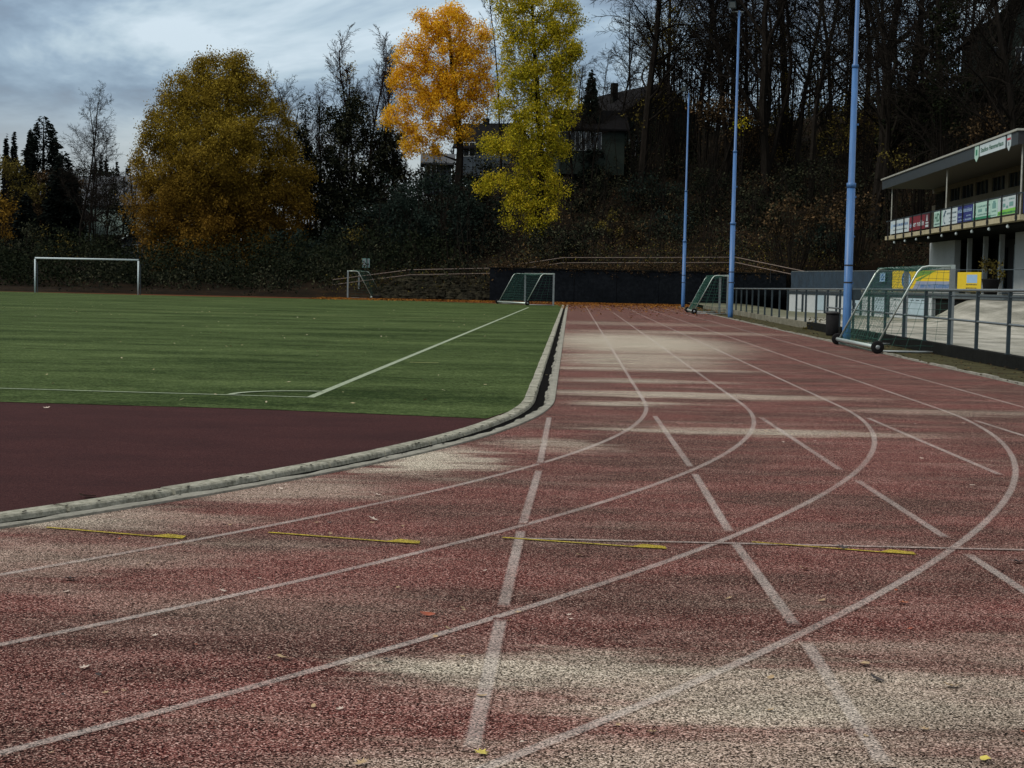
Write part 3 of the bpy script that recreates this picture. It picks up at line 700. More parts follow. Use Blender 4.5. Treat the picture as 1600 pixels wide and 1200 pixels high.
mb = MB(); disc(mb, (-0.05, 0.66), 0.09, -0.048); mb.build('ring_centre', M['ban_lblue'], sg)

# ------------------------------------------------------------------ clubhouse
BD = Vector((1.5, 27.6)).normalized(); BA = math.atan2(BD.y, BD.x)
B0 = Vector((18.7, 60.0))
ch = empty('clubhouse', (B0.x, B0.y, 1.35), BA); tag(ch, 'two storey clubhouse with long balcony, dark flat roof and white ground floor', 'building')
# local: x along the front away from the camera, -y inwards; z from the terrace
Zs = -1.35
def bb_(name, a, b, mat, parent=ch):
    mb = MB(); mb.box(a, b); return mb.build(name, mat, parent)
LBd = 27.6; SB = -2.4
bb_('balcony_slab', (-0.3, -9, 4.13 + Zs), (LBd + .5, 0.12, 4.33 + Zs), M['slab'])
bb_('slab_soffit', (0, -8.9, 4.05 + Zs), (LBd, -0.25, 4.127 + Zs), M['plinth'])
rf = bb_('flat_roof', (-0.5, -9.2, 6.93 + Zs), (LBd + .6, 0.30, 7.36 + Zs), M['dark'])
bb_('fascia', (-0.52, 0.302, 6.87 + Zs), (LBd + .62, 0.35, 7.36 + Zs), M['fascia'], rf)
bb_('end_fascia', (-0.56, -9.2, 6.87 + Zs), (-0.522, 0.34, 7.36 + Zs), M['dark'], rf)
bb_('roof_edge', (-0.62, -9.3, 7.363 + Zs), (LBd + .7, 0.42, 7.44 + Zs), M['cap'], rf)
for x in (0.05, 13.1, 26.9):
    mb = MB(); mb.tube([(x, 0.02, 4.33 + Zs), (x, 0.02, 6.92 + Zs)], 0.036, 8); mb.build('roof_post', M['cap'], ch)
# upper wall with window band
uw = bb_('upper_wall', (-0.2, SB - 0.3, 4.335 + Zs), (28.4, SB, 6.05 + Zs), M['beige'])
bb_('lintel', (-0.2, SB - 0.3, 6.70 + Zs), (28.4, SB, 6.925 + Zs), M['beige'])
wins = [(9.5, 12.0), (12.6, 15.05), (15.7, 18.3), (18.75, 21.4), (21.75, 24.07), (0.4, 2.9), (3.5, 6.0), (6.6, 9.0)]
for a, b in wins:
    f = bb_('window', (a, SB - 0.2, 6.055 + Zs), (b, SB - 0.14, 6.695 + Zs), M['glass'])
    m3 = MB()
    for q in range(0, 4):
        xx_ = a + (b - a) * q / 3; m3.box((xx_ - .035, SB - .135, 6.055 + Zs), (xx_ + .035, SB - .09, 6.695 + Zs))
    m3.build('window_frame', M['fence'], f)
edges = sorted([e for w_ in wins for e in w_])
prev = -0.2
for a, b in sorted(wins):
    bb_('pier', (prev, SB - 0.25, 6.052 + Zs), (a - .002, SB - .02, 6.698 + Zs), M['beige']); prev = b + .002
bb_('pier', (prev, SB - 0.25, 6.052 + Zs), (25.0, SB - .02, 6.698 + Zs), M['beige'])
bb_('door', (25.3, SB + 0.004, 4.34 + Zs), (27.3, SB + 0.04, 6.6 + Zs), M['glass'])
bb_('dark_back', (-0.2, SB - 1.2, 4.34 + Zs), (28.3, SB - 1.0, 6.9 + Zs), M['dark'])
bb_('end_wall', (-0.2, -8.6, 4.335 + Zs), (0.0, SB - .31, 6.92 + Zs), M['beige'])
# ground floor
bb_('white_wall', (22.3, SB - 0.3, 0), (28.6, SB, 4.04 + Zs), M['white'])
bb_('white_block', (-0.2, SB - 0.3, 0), (10.3, SB, 4.04 + Zs), M['white'])
bb_('recess_back', (10.0, SB - 2.3, 0), (22.6, SB - 2.1, 4.04 + Zs), M['dark'])
for x in (13.0, 16.1, 19.4):
    bb_('column', (x - 0.11, SB - 0.2, 0), (x + 0.11, SB, 4.04 + Zs), M['white'])
for x in (11.2, 14.4, 17.6, 20.7):
    f = bb_('door', (x - 0.75, SB - 2.09, 0.02), (x + 0.75, SB - 2.04, 2.3), M['glass'])
    bb_('door_frame', (x + 0.76, SB - 2.09, 0.02), (x + 0.84, SB - 2.0, 2.4), M['panel'], f)
bb_('back_volume', (0.05, -8.5, 0), (28.2, -4.8, 4.0 + Zs), M['dark'])
bb_('far_end_wall', (28.3, -8.5, 0), (28.6, SB - .31, 6.9 + Zs), M['beige'])
# little round lamps below the slab
for i in range(9):
    x = 2.0 + i * 3.0
    mb = MB(); mb.lathe((x, -0.02, 3.86 + Zs), [(0.01, 0.04), (0.045, 0.05), (0.065, 0.10), (0.045, 0.15), (0.02, 0.19)], 12); mb.build('globe_lamp', M['b_paper'], ch, True)
# balcony railing and the advertising boards on it
for i in range(13):
    x = 0.1 + i * 2.24
    mb = MB(); mb.box((x - 0.02, 0.14, 4.08 + Zs), (x + 0.02, 0.19, 5.16 + Zs)); mb.box((x - 0.05, 0.13, 4.16 + Zs), (x + 0.05, 0.2, 4.30 + Zs)); mb.build('railing_post', M['dark'], ch)
mb = MB(); mb.box((-0.3, 0.07, 5.10 + Zs), (LBd + .3, 0.12, 5.15 + Zs)); mb.box((-0.3, -9, 5.10 + Zs), (-0.25, 0.07, 5.15 + Zs)); mb.build('handrail', M['fence'], ch)
BZ0, BZ1 = 4.40, 5.08; BH = BZ1 - BZ0
def board(name, label, s0, s1, mat):
    "a board on the balcony railing between distances s0..s1 along the front (reads from far end to near end)"
    p = B0 + BD * s1 + Vector((-BD.y, BD.x)) * 0.125
    o = empty(name, (p.x, p.y, BZ0), BA + math.pi)
    tag(o, label, 'advertising board', 'advertising boards on the clubhouse balcony')
    w_ = s1 - s0
    mb = MB(); mb.box((0.01, 0.0, 0), (w_ - 0.01, 0.012, BH)); mb.build('panel', mat, o)
    return o, w_
# local x of a board runs towards the camera, local -y faces... out of the balcony on the far side: rotate once more
def face(o, mb, name, mat):
    return mb.build(name, mat, o)
YF = -0.004
def rect(mb, w_, a, b, c, d, y=YF): mb.quad((w_ * a, y, BH * b), (w_ * c, y, BH * b), (w_ * c, y, BH * d), (w_ * a, y, BH * d))
o, w_ = board('advertising_board', 'white and pale blue board at the far left end of the balcony', 21.3, 26.5, M['b_white'])
mb = MB(); rect(mb, w_, .04, .42, .12, .70); rect(mb, w_, .06, .70, .11, .82); face(o, mb, 'blue_figure', M['b_lblue'])
mb = MB(); strokes(mb, w_ * .16, BH * .52, w_ * .80, BH * .26, YF, 11); face(o, mb, 'lettering', M['b_blue'])
mb = MB(); strokes(mb, w_ * .16, BH * .22, w_ * .75, BH * .10, YF, 12); face(o, mb, 'small_lettering', M['b_steel'])
o, w_ = board('advertising_board', 'dark red board with white lettering and a white bottle shape', 16.25, 21.25, M['b_red'])
mb = MB(); strokes(mb, w_ * .02, BH * .22, w_ * .14, BH * .34, YF, 13); face(o, mb, 'small_lettering', M['b_lblue'])
text_obj('lettering', 'er rollin', BH * .55, M['b_white'], o, (w_ * .22, YF, BH * .26), (R(90), 0, 0), maxw=w_ * .52)
mb = MB(); rect(mb, w_, .79, .0, 1, 1, YF); face(o, mb, 'dark_field', M['b_dred'])
mb = MB(); mb.add([(w_ * .86, YF * 2, BH * .50), (w_ * .93, YF * 2, BH * .50), (w_ * .905, YF * 2, BH * .92), (w_ * .885, YF * 2, BH * .92)], [(0, 1, 2, 3)]); rect(mb, w_, .83, .32, .97, .42, YF * 2); rect(mb, w_, .83, .08, .97, .24, YF * 2); face(o, mb, 'white_bottle', M['b_paper'])
o, w_ = board('advertising_board', 'small pale board with tall dark green letters', 13.3, 15.2, M['b_mint'])
text_obj('lettering', 'HDI', BH * .80, M['b_dgreen'], o, (w_ * .10, YF, BH * .32), (R(90), 0, 0), maxw=w_ * .62)
mb = MB(); strokes(mb, w_ * .10, BH * .10, w_ * .6, BH * .13, YF, 15); rect(mb, w_, .84, .1, .88, .95); face(o, mb, 'small_lettering', M['b_steel'])
o, w_ = board('advertising_board', 'white board with a dark curved swoosh and thin text lines', 10.25, 13.28, M['b_white'])
mb = MB(); mb.add([(w_ * .03, YF, BH * .55), (w_ * .10, YF, BH * .58), (w_ * .26, YF, BH * .90), (w_ * .17, YF, BH * .98)], [(0, 1, 2, 3)])
for k_ in range(7):
    a0, a1 = R(-60 - k_ * 30), R(-60 - (k_ + 1) * 30 - 1)
    c0, c1 = w_ * .17, BH * .38; r0, r1 = BH * .22, BH * .33
    mb.add([(c0 + r0 * math.cos(a0) * 1.2, YF, c1 + r0 * math.sin(a0)), (c0 + r1 * math.cos(a0) * 1.2, YF, c1 + r1 * math.sin(a0)), (c0 + r1 * math.cos(a1) * 1.2, YF, c1 + r1 * math.sin(a1)), (c0 + r0 * math.cos(a1) * 1.2, YF, c1 + r0 * math.sin(a1))], [(0, 1, 2, 3)])
face(o, mb, 'swoosh', M['b_steel'])
mb = MB(); strokes(mb, w_ * .30, BH * .66, w_ * .64, BH * .13, YF, 16); strokes(mb, w_ * .45, BH * .38, w_ * .48, BH * .09, YF, 17); strokes(mb, w_ * .45, BH * .14, w_ * .48, BH * .09, YF, 18); face(o, mb, 'lettering', M['b_steel'])
o, w_ = board('advertising_board', 'navy blue board with pale lettering in several lines', 7.3, 10.23, M['b_navy'])
mb = MB(); strokes(mb, w_ * .06, BH * .60, w_ * .88, BH * .26, YF, 19); strokes(mb, w_ * .06, BH * .30, w_ * .32, BH * .10, YF, 20); strokes(mb, w_ * .06, BH * .09, w_ * .38, BH * .10, YF, 21); strokes(mb, w_ * .60, BH * .32, w_ * .28, BH * .10, YF, 22); strokes(mb, w_ * .50, BH * .08, w_ * .42, BH * .14, YF, 23)
face(o, mb, 'lettering', M['b_lblue'])
o, w_ = board('advertising_board', 'mint green board with a dark green strip along its bottom edge', 4.2, 7.28, M['b_mint'])
mb = MB(); rect(mb, w_, .0, .0, 1, .14); face(o, mb, 'green_strip', M['b_green'])
mb = MB(); rect(mb, w_, .08, .26, .18, .44); rect(mb, w_, .10, .50, .17, .84); face(o, mb, 'green_figure', M['b_green'])
mb = MB(); strokes(mb, w_ * .26, BH * .70, w_ * .70, BH * .12, YF, 24); rect(mb, w_, .30, .42, .52, .60); rect(mb, w_, .70, .40, .88, .60); strokes(mb, w_ * .26, BH * .22, w_ * .7, BH * .10, YF, 25); face(o, mb, 'lettering', M['b_mid'])
o, w_ = board('advertising_board', 'pale narrow board with a small grey green crest', 3.1, 4.18, M['b_mint'])
mb = MB(); rect(mb, w_, .2, .48, .75, .80); rect(mb, w_, .3, .80, .65, .92); strokes(mb, w_ * .15, BH * .28, w_ * .7, BH * .10, YF, 26); strokes(mb, 0.05, BH * .06, w_ * .8, BH * .08, YF, 27); face(o, mb, 'crest', M['b_mid'])
o, w_ = board('advertising_board', 'white board with a bright lime strip at the near corner of the balcony', 0.1, 3.08, M['b_paper'])
mb = MB(); mb.add([(0.02, YF, 0.01), (w_ * .99, YF, 0.01), (w_ * .99, YF, BH * .34), (w_ * .3, YF, BH * .30), (w_ * .02, YF, BH * .22)], [(0, 1, 2, 3, 4)]); face(o, mb, 'lime_strip', M['b_lime'])
mb = MB(); strokes(mb, w_ * .06, BH * .06, w_ * .9, BH * .13, YF * 2, 28); face(o, mb, 'strip_lettering', M['b_green'])
mb = MB(); strokes(mb, w_ * .12, BH * .80, w_ * .28, BH * .11, YF, 29); strokes(mb, w_ * .58, BH * .80, w_ * .28, BH * .11, YF, 30); rect(mb, w_, .60, .44, .80, .68); rect(mb, w_, .28, .44, .40, .64); rect(mb, w_, .44, .36, .54, .50); face(o, mb, 'lettering', M['b_mid'])
# the board on the near end
p = B0 + BD * -0.36 + Vector((-BD.y, BD.x)) * 0.02
o = empty('advertising_board', (p.x, p.y, BZ0 - .03), BA - math.pi / 2); tag(o, 'navy framed board with a crimson block on the near end of the balcony', 'advertising board', 'advertising boards on the clubhouse balcony')
BH2 = .74
mb = MB(); mb.box((0, 0, 0), (3.0, 0.012, BH2)); mb.build('panel', M['b_navy'], o)
mb = MB(); mb.quad((.14, -.004, .09), (2.86, -.004, .09), (2.86, -.004, .66), (.14, -.004, .66)); mb.build('field', M['ban_grey'], o)
mb = MB(); mb.quad((.30, -.008, .12), (.62, -.008, .12), (.62, -.008, .63), (.30, -.008, .63)); mb.build('crimson_block', M['b_pink'], o)
# roof sign with its two shields
def on_fascia(name, label, cat, s0, s1, z0, z1, mat, shield=False, pn='panel'):
    p = B0 + BD * s1 + Vector((-BD.y, BD.x)) * 0.37
    o = empty(name, (p.x, p.y, z0), BA + math.pi); tag(o, label, cat)
    w_ = s1 - s0; h = z1 - z0; mb = MB()
    if shield:
        pts = [(0, h), (0, h * .28), (w_ / 2, 0), (w_, h * .28), (w_, h)]
        mb.add([(x, 0, z) for x, z in pts] + [(x, 0.02, z) for x, z in pts], [(0, 1, 2, 3, 4), (9, 8, 7, 6, 5)] + [(i, (i + 1) % 5 + 0, (i + 1) % 5 + 5, i + 5) for i in range(5)])
    else: mb.box((0, 0, 0), (w_, 0.02, h))
    mb.build(pn, mat, o); return o, w_, h
o, w_, h = on_fascia('stadium_sign', 'long white roof sign with dark green stadium name lettering', 'sign', 1.3, 5.4, 6.88, 7.33, M['b_white'])
text_obj('lettering', 'Stadion Hammerhaus', 0.27, M['b_dgreen'], o, (w_ * .04, -0.004, h * .30), (R(90), 0, 0), maxw=w_ * .90)
o, w_, h = on_fascia('shield_sign', 'pale green crest shield left of the roof sign', 'crest', 5.6, 6.3, 6.70, 7.36, M['b_mint'], True)
mb = MB(); mb.quad((w_ * .3, -.004, h * .40), (w_ * .7, -.004, h * .40), (w_ * .7, -.004, h * .75), (w_ * .3, -.004, h * .75)); mb.build('shield_figure', M['b_green'], o)
o, w_, h = on_fascia('shield_sign', 'crest shield with red band right of the roof sign', 'crest', 0.45, 1.0, 6.72, 7.38, M['b_paper'], True)
mb = MB(); mb.quad((w_ * .02, -.004, h * .62), (w_ * .98, -.004, h * .62), (w_ * .98, -.004, h * .74), (w_ * .02, -.004, h * .74)); mb.build('red_band', flat('band_red', (0.4, 0.03, 0.05)), o)
mb = MB(); mb.quad((w_ * .38, -.004, h * .30), (w_ * .62, -.004, h * .30), (w_ * .62, -.004, h * .52), (w_ * .38, -.004, h * .52)); mb.build('shield_figure', M['b_steel'], o)

# ------------------------------------------------------------------ blue lighting masts
def mast(loc, label, h=14.0, r=(0.118, 0.090, 0.056), lean=0.0, brk=True):
    o = empty('lighting_mast', (loc[0], loc[1], 0)); tag(o, label, 'light mast', 'blue lighting masts along the track')
    a, b, c = r
    mb = MB(); mb.lathe((0, 0, 0), [(a * 1.02, -0.1), (a, 0.3), (a * 0.97, 4.3)], 20); mb.build('lower_pole', M['pole'], o, True)
    mb = MB(); mb.lathe((0, 0, 0), [(a * 1.10, 4.28), (a * 1.10, 4.40), (b, 4.42), (b * .92, 7.6)], 20); mb.build('middle_pole', M['pole'], o, True)
    mb = MB(); mb.lathe((0, 0, 0), [(b * 1.05, 7.58), (b * 1.05, 7.66), (c * 1.1, 7.70), (c * .85, h)], 16); mb.build('upper_pole', M['pole'], o, True)
    mb = MB(); mb.tube([(-0.35, 0, h - 0.05), (0.2, 0, h - 0.05)], 0.025, 6); mb.build('crossarm', M['rail'], o)
    hd = MB(); hd.add([(-0.55, -0.18, h + 0.06), (-0.15, -0.18, h + 0.06), (-0.2, -0.28, h + 0.38), (-0.5, -0.28, h + 0.38), (-0.52, 0.12, h + 0.1), (-0.18, 0.12, h + 0.1), (-0.22, 0.08, h + 0.36), (-0.48, 0.08, h + 0.36)],
                      [(0, 1, 2, 3), (5, 4, 7, 6), (4, 0, 3, 7), (1, 5, 6, 2), (3, 2, 6, 7), (4, 5, 1, 0)])
    fl = hd.build('floodlight', M['fence'], o)
    g = MB(); g.quad((-0.5, -0.205, h + .1), (-0.2, -0.205, h + .1), (-0.235, -0.27, h + 0.33), (-0.465, -0.27, h + 0.33)); g.build('lamp_glass', M['rail'], fl)
    for z in (1.6, 2.9, 4.0, 6.0):
        mb = MB(); mb.box((a * .8, -0.03, z), (a * .8 + 0.05, 0.03, z + 0.05)); mb.build('peg', M['pole'], o)
    mb = MB(); mb.lathe((0, 0, 0), [(a * 1.03, 1.62), (a * 1.03, 1.66)], 20); mb.lathe((0, 0, 0), [(a * 1.03, 2.1), (a * 1.03, 2.14)], 20); mb.build('strap', M['dark'], o)
    return o
p1 = gp(1322, 533); p2 = gp(1141, 497); p3 = gp(1067, 480.5)
mast(p1, 'nearest and tallest blue mast behind the wheeled goal')
mast(p2, 'middle blue mast standing beside the small goal at the railing')
mast(p3, 'farthest blue mast in front of the dark wall with its lamp among the branches')
# switch box on the nearest mast
o = empty('switch_box', (p1[0], p1[1], 1.15)); tag(o, 'small dark switch box with a hanging hook beside the nearest blue mast', 'switch box')
mb = MB(); mb.box((0.135, -0.06, 0.0), (0.36, 0.08, 0.30)); mb.build('housing', M['fence'], o)
mb = MB(); mb.box((0.115, -0.065, 0.31), (0.40, 0.09, 0.34)); mb.build('lid', M['rail'], o)
mb = MB(); mb.tube([(0.14, -0.02, 0.0), (0.14, -0.02, -0.14), (0.17, -0.02, -0.19), (0.22, -0.02, -0.17), (0.23, -0.02, -0.08)], 0.012, 6); mb.build('hook', M['dark'], o)

# ------------------------------------------------------------------ goals
def net_panel(mb, a, b, c, d, cell=0.14, r=0.0035, sag=0.0, seed=0):
    "net between corners a-b (top) and d-c (bottom)"
    a, b, c, d = map(Vector, (a, b, c, d)); r_ = random.Random(seed)
    nu = max(2, int((b - a).length / cell)); nv_ = max(2, int(((d - a).length + (c - b).length) / 2 / cell))
    nrm = (b - a).cross(d - a).normalized()
    G = []
    for j in range(nv_ + 1):
        row = []
        for i in range(nu + 1):
            u, v = i / nu, j / nv_
            p = (a * (1 - u) + b * u) * (1 - v) + (d * (1 - u) + c * u) * v
            row.append(p + nrm * sag * math.sin(math.pi * u) * math.sin(math.pi * v) + Vector((r_.uniform(-1, 1), r_.uniform(-1, 1), r_.uniform(-1, 1))) * 0.012)
        G.append(row)
    return G, r
def net_obj(panels, parent, r):
    S = []
    for G, _ in panels:
        for j in range(len(G)):
            for i in range(len(G[0])):
                if i + 1 < len(G[0]): S.append((*G[j][i], *G[j][i + 1]))
                if j + 1 < len(G): S.append((*G[j][i], *G[j + 1][i]))
    S = np.array(S); P = S[:, :3]; Q = S[:, 3:]
    return np_mesh('net', *tube_arrays(P, Q, np.full(len(S), r), np.full(len(S), r), 3), M['net'], parent)
def tube_arrays(P, Q, ra, rb, sides):
    D = Q - P; L = np.linalg.norm(D, axis=1, keepdims=True); D = D / np.maximum(L, 1e-9)
    ref = np.where(np.abs(D[:, 2:3]) < 0.9, np.array([[0, 0, 1.0]]), np.array([[1.0, 0, 0]]))
    U = np.cross(D, ref); U /= np.linalg.norm(U, axis=1, keepdims=True); W_ = np.cross(D, U)
    ang = np.arange(sides) * 2 * math.pi / sides
    ring = (U[:, None, :] * np.cos(ang)[None, :, None] + W_[:, None, :] * np.sin(ang)[None, :, None])
    A = P[:, None, :] + ring * ra[:, None, None]; B = Q[:, None, :] + ring * rb[:, None, None]
    V = np.concatenate([A, B], axis=1).reshape(-1, 3)
    n = len(P); base = np.arange(n)[:, None] * (2 * sides); k = np.arange(sides); k2 = (k + 1) % sides
    F_ = np.stack([base + k, base + k2, base + sides + k2, base + sides + k], -1).reshape(-1, 4)
    return V, F_
def small_goal(base_near, base_far, rear_dir, label, h=2.0, wheels=True, netr=0.0035, cell=0.14, weights=False, post='alu_dull'):
    "wheeled training goal: posts at base_near/base_far, bars running back along rear_dir"
    A = Vector((*base_near, 0)); B = Vector((*base_far, 0)); r = Vector((*rear_dir, 0)).normalized()
    root = empty('training_goal', A); tag(root, label, 'goal', 'wheeled training goals')
    A0 = Vector((0, 0, 0)); B0_ = B - A; top = Vector((0, 0, h)); tk = r * 0.75; bk = r * 1.7; zb = Vector((0, 0, 0.05))
    if weights: bk = r * 1.75
    w0 = (B0_).normalized()
    for nm, q in (('post', A0), ('post', B0_)):
        mb = MB(); mb.box((q.x - 0.055, q.y - 0.05, 0.0), (q.x + 0.055, q.y + 0.05, h - 0.05)); mb.build(nm, M[post], root)
    mb = MB(); mb.obox((A0 - w0 * 0.05)[:2], (B0_ + w0 * 0.05)[:2], 0.10, h - 0.048, h + 0.045); mb.build('crossbar', M['alu'], root)
    for q in (A0, B0_):
        rb_ = 0.023; pts = [q + top, q + top + r * 0.55, q + top + tk * 0.93 - Vector((0, 0, 0.03)), q + top + tk + r * 0.05 - Vector((0, 0, 0.14)), q + bk + Vector((0, 0, 0.14))]
        mb = MB(); mb.tube(pts, rb_, 8); mb.build('side_frame', M['alu'], root, True)
        mb = MB(); mb.tube([q + zb, q + bk + zb], 0.028, 8); mb.build('ground_bar', M['alu_dull'], root, True)
    mb = MB(); mb.tube([A0 + bk + Vector((0, 0, 0.14)) - w0 * .25, B0_ + bk + Vector((0, 0, 0.14)) + w0 * .25], 0.05, 12); mb.build('rear_bar', M['alu'], root, True)
    if wheels:
        for q in (A0 + bk - w0 * 0.22, B0_ + bk + w0 * 0.22):
            c = q + Vector((0, 0, 0.15)); ang = math.atan2(w0.y, w0.x) - math.pi / 2
            wh = MB(); wh.lathe((0, 0, 0), [(0.06, -0.045), (0.125, -0.05), (0.145, -0.035), (0.15, 0), (0.145, 0.035), (0.125, 0.05), (0.06, 0.045)], 24, 'y')
            wo = wh.build('wheel', M['rubber'], root, True); wo.location = c; wo.rotation_euler = (0, 0, ang)
            hb_ = MB(); hb_.lathe((0, 0, 0), [(0.02, -0.062), (0.05, -0.058), (0.055, 0.0), (0.05, 0.058), (0.02, 0.062)], 16, 'y'); hb_.build('hub', M['alu_dull'], wo, True)
    if weights:
        mb = MB(); mb.obox((A0 + bk + r * .25)[:2], (B0_ + bk + r * .25)[:2], 0.55, 0.0, 0.26); mb.build('ballast_box', M['rubber'], root)
    tA, tB = A0 + top + r * .03, B0_ + top + r * .03; kA, kB = A0 + top + tk, B0_ + top + tk; gA, gB = A0 + bk + zb, B0_ + bk + zb
    g0A, g0B = A0 + zb + r * .03, B0_ + zb + r * .03
    pans = [net_panel(None, tA, tB, kB, kA, cell, sag=(-0.09 if (B0_.cross(r)).z * 1 > -99 else 0), seed=1), net_panel(None, kA, kB, gB, gA, cell, sag=0.12, seed=2),
            net_panel(None, tA, kA, gA, g0A, cell, sag=0.05, seed=3), net_panel(None, tB, kB, gB, g0B, cell, sag=0.05, seed=4)]
    net_obj(pans, root, netr); return root
pa = gp(1483.5, 554.5); v_ = Vector(path(30, 0)) - Vector(path(10, 0)); v_.normalize()
small_goal(pa, (pa[0] + v_.x * 5 - .02, pa[1] + v_.y * 5), (-1, 0.0), 'nearest silver wheeled training goal with green net beside the railing', h=2.02, netr=0.0042)
pd = (10.93, 82.6)
small_goal(pd, (pd[0] + v_.x * 5 + .05, pd[1] + 5), (-1, .02), 'farther wheeled training goal with green net standing before the middle blue mast', h=2.0, netr=0.006, cell=0.16)
pb = (gp(863.5, 478)[0] * 1.01, 101.0)
small_goal(pb, (pb[0] - 1.75, pb[1] + 4.7), (-1, -0.05), 'wheeled training goal with dark green net at the far corner of the pitch', h=2.0, netr=0.0045, cell=0.16)
pc = (xat(543.5, 117), 117.0)
small_goal(pc, (pc[0] + .33, pc[1] + 4.9), (1, 0.0), 'small training goal with black ballast box at the far side of the pitch', h=2.0, wheels=False, netr=0.003, cell=0.2, weights=True, post='alu_dull')
# full size goal
gr_ = Vector((xat(216, 113.6), 113.6, 0)); glf = Vector((xat(54.8, 114.0), 114.0, 0))
root = empty('football_goal', gr_); tag(root, 'full size white football goal without a net at the far left of the pitch', 'goal')
dl = glf - gr_
for q in (Vector((0, 0, 0)), dl):
    mb = MB(); mb.lathe(q, [(0.06, -0.02), (0.06, 2.38)], 12); mb.build('post', M['b_white'], root, True)
mb = MB(); mb.tube([Vector((0, 0, 2.44)), dl + Vector((0, 0, 2.44))], 0.06, 12); mb.build('crossbar', M['b_white'], root, True)
for q in (Vector((0, 0, 0)), dl):
    mb = MB(); mb.tube([q + Vector((0.1, 0.25, 0)), q + Vector((0.1, 0.25, 2.1)), q + Vector((0.02, 0.02, 2.2))], 0.03, 6); mb.build('net_stay', M['fence'], root)

# ------------------------------------------------------------------ bin, small sign, retaining wall, path rails, boulders
bp = gp(1300, 525.5)
o = empty('litter_bin', (bp[0], bp[1], 0.02)); tag(o, 'black cylindrical litter bin against the railing left of the nearest mast', 'litter bin')
mb = MB(); mb.lathe((0, 0, 0), [(0.17, 0), (0.19, 0.05), (0.205, 0.66)], 18); mb.build('body', M['rubber'], o, True)
mb = MB(); mb.lathe((0, 0, 0), [(0.225, 0.665), (0.225, 0.72), (0.12, 0.74)], 18); mb.build('rim', M['dark'], o, True)
rw = empty('retaining_wall', (8, 118.4, 0)); tag(rw, 'long dark damp retaining wall closing the far end of the track', 'wall')
for i in range(7):
    x0, x1 = -1.8 + i * 3.1, -1.8 + (i + 1) * 3.1
    mb = MB(); mb.box((x0 - 8 + .015, -0.15, -0.2), (x1 - 8 - .015, 0.15, 2.42)); mb.build('wall_panel', M['wall_dark'], rw)
mb = MB(); mb.box((-1.9 - 8, -0.2, 2.424), (19.95 - 8, 0.2, 2.5)); mb.build('coping', M['plinth'], rw)
# path railing above the wall
def rails(name, label, pts, dz, parent=None, step=3.0, r=0.028):
    o = empty(name, pts[0]); tag(o, label, 'railing')
    P = [Vector(p) - Vector(pts[0]) for p in pts]
    for d_ in dz:
        mb = MB(); mb.tube([p + Vector((0, 0, d_)) for p in P], r, 6); mb.build('rail', M['handrail'], o)
    for a, b in zip(P[:-1], P[1:]):
        n = max(1, int((b - a).length / step))
        for i in range(n):
            q = a.lerp(b, i / n); mb = MB(); mb.tube([q + Vector((0, 0, -0.3)), q + Vector((0, 0, dz[0]))], 0.022, 5); mb.build('post', M['dark'], o)
    return o
M['handrail'] = simple('worn_wooden_handrail', (0.17, 0.13, 0.11), 0.7, 0, 0.3, 4)
def zfor(v, u, Y): return at(u, v, Y).z
pts = []
for u, v, Y in ((520, 437, 122), (640, 421.5, 121), (770, 419, 120), (880, 402.5, 119.5), (1000, 402.5, 119.5), (1150, 402, 119.5), (1262, 425, 112)):
    q = at(u, v, Y); pts.append((q.x, q.y, q.z - 1.0))
rails('path_railing', 'thin double wooden handrail following the path above the dark wall', pts, (1.0, 0.62))
pts = []
for u, v, Y in ((1150, 412, 119.2), (1240, 428, 108)):
    q = at(u, v, Y); pts.append((q.x, q.y, q.z - 0.9))
# small grey board on a post
q = at(572, 411, 124)
o = empty('notice_board', (q.x, q.y, float(hill(q.x, q.y)))); tag(o, 'small pale grey notice board standing in the dark thicket behind the left training goal', 'sign')
zb_ = q.z - o.location.z
mb = MB(); mb.box((-0.28, -0.02, zb_ - 0.35), (0.28, 0.02, zb_ + 0.35)); mb.build('board', M['b_mid'], o)
mb = MB(); mb.box((-0.24, -0.026, zb_ - 0.30), (-0.03, -0.022, zb_ + 0.30)); mb.box((0.03, -0.026, zb_ - 0.30), (0.24, -0.022, zb_ + 0.30)); mb.build('paper', M['alu_dull'], o)
mb = MB(); mb.tube([(0, 0.04, 0), (0, 0.04, zb_ + .2)], 0.03, 6); mb.build('post', M['dark'], o)
# boulder bank
def blob(rng, r, c, sq=(1, 1, 1), n1=7, n2=5):
    V = []; Fc = []
    ph = rng.uniform(0, 6, 3)
    for j in range(n2 + 1):
        th = math.pi * j / n2
        for i in range(n1):
            a = 2 * math.pi * i / n1
            d = np.array([math.sin(th) * math.cos(a), math.sin(th) * math.sin(a), math.cos(th)])
            k = r * (1 + 0.25 * math.sin(3 * a + ph[0]) * math.sin(th) + 0.2 * math.cos(4 * th + ph[1]))
            V.append(np.array(c) + d * k * np.array(sq))
    for j in range(n2):
        for i in range(n1):
            Fc.append((j * n1 + i, (j + 1) * n1 + i, (j + 1) * n1 + (i + 1) % n1, j * n1 + (i + 1) % n1))
    return V, Fc
M['rock'] = m_soil('mossy_rock', [(0.3, (0.005, 0.005, 0.004)), (0.5, (0.018, 0.017, 0.012)), (0.62, (0.045, 0.040, 0.024)), (0.75, (0.12, 0.10, 0.06))], 1.5, 7)
mb = MB()
for i in range(420):
    x = rng.uniform(-10.5, -1.7); t_ = rng.random(); y = 118.2 + 3.2 * t_
    topz = 1.75 if x > -8 else max(0.3, 1.75 - (-8 - x) * 0.55)
    V, Fc = blob(rng, rng.uniform(0.14, 0.36), (x, y, topz * t_), (1, .8, .75)); mb.add(V, Fc)
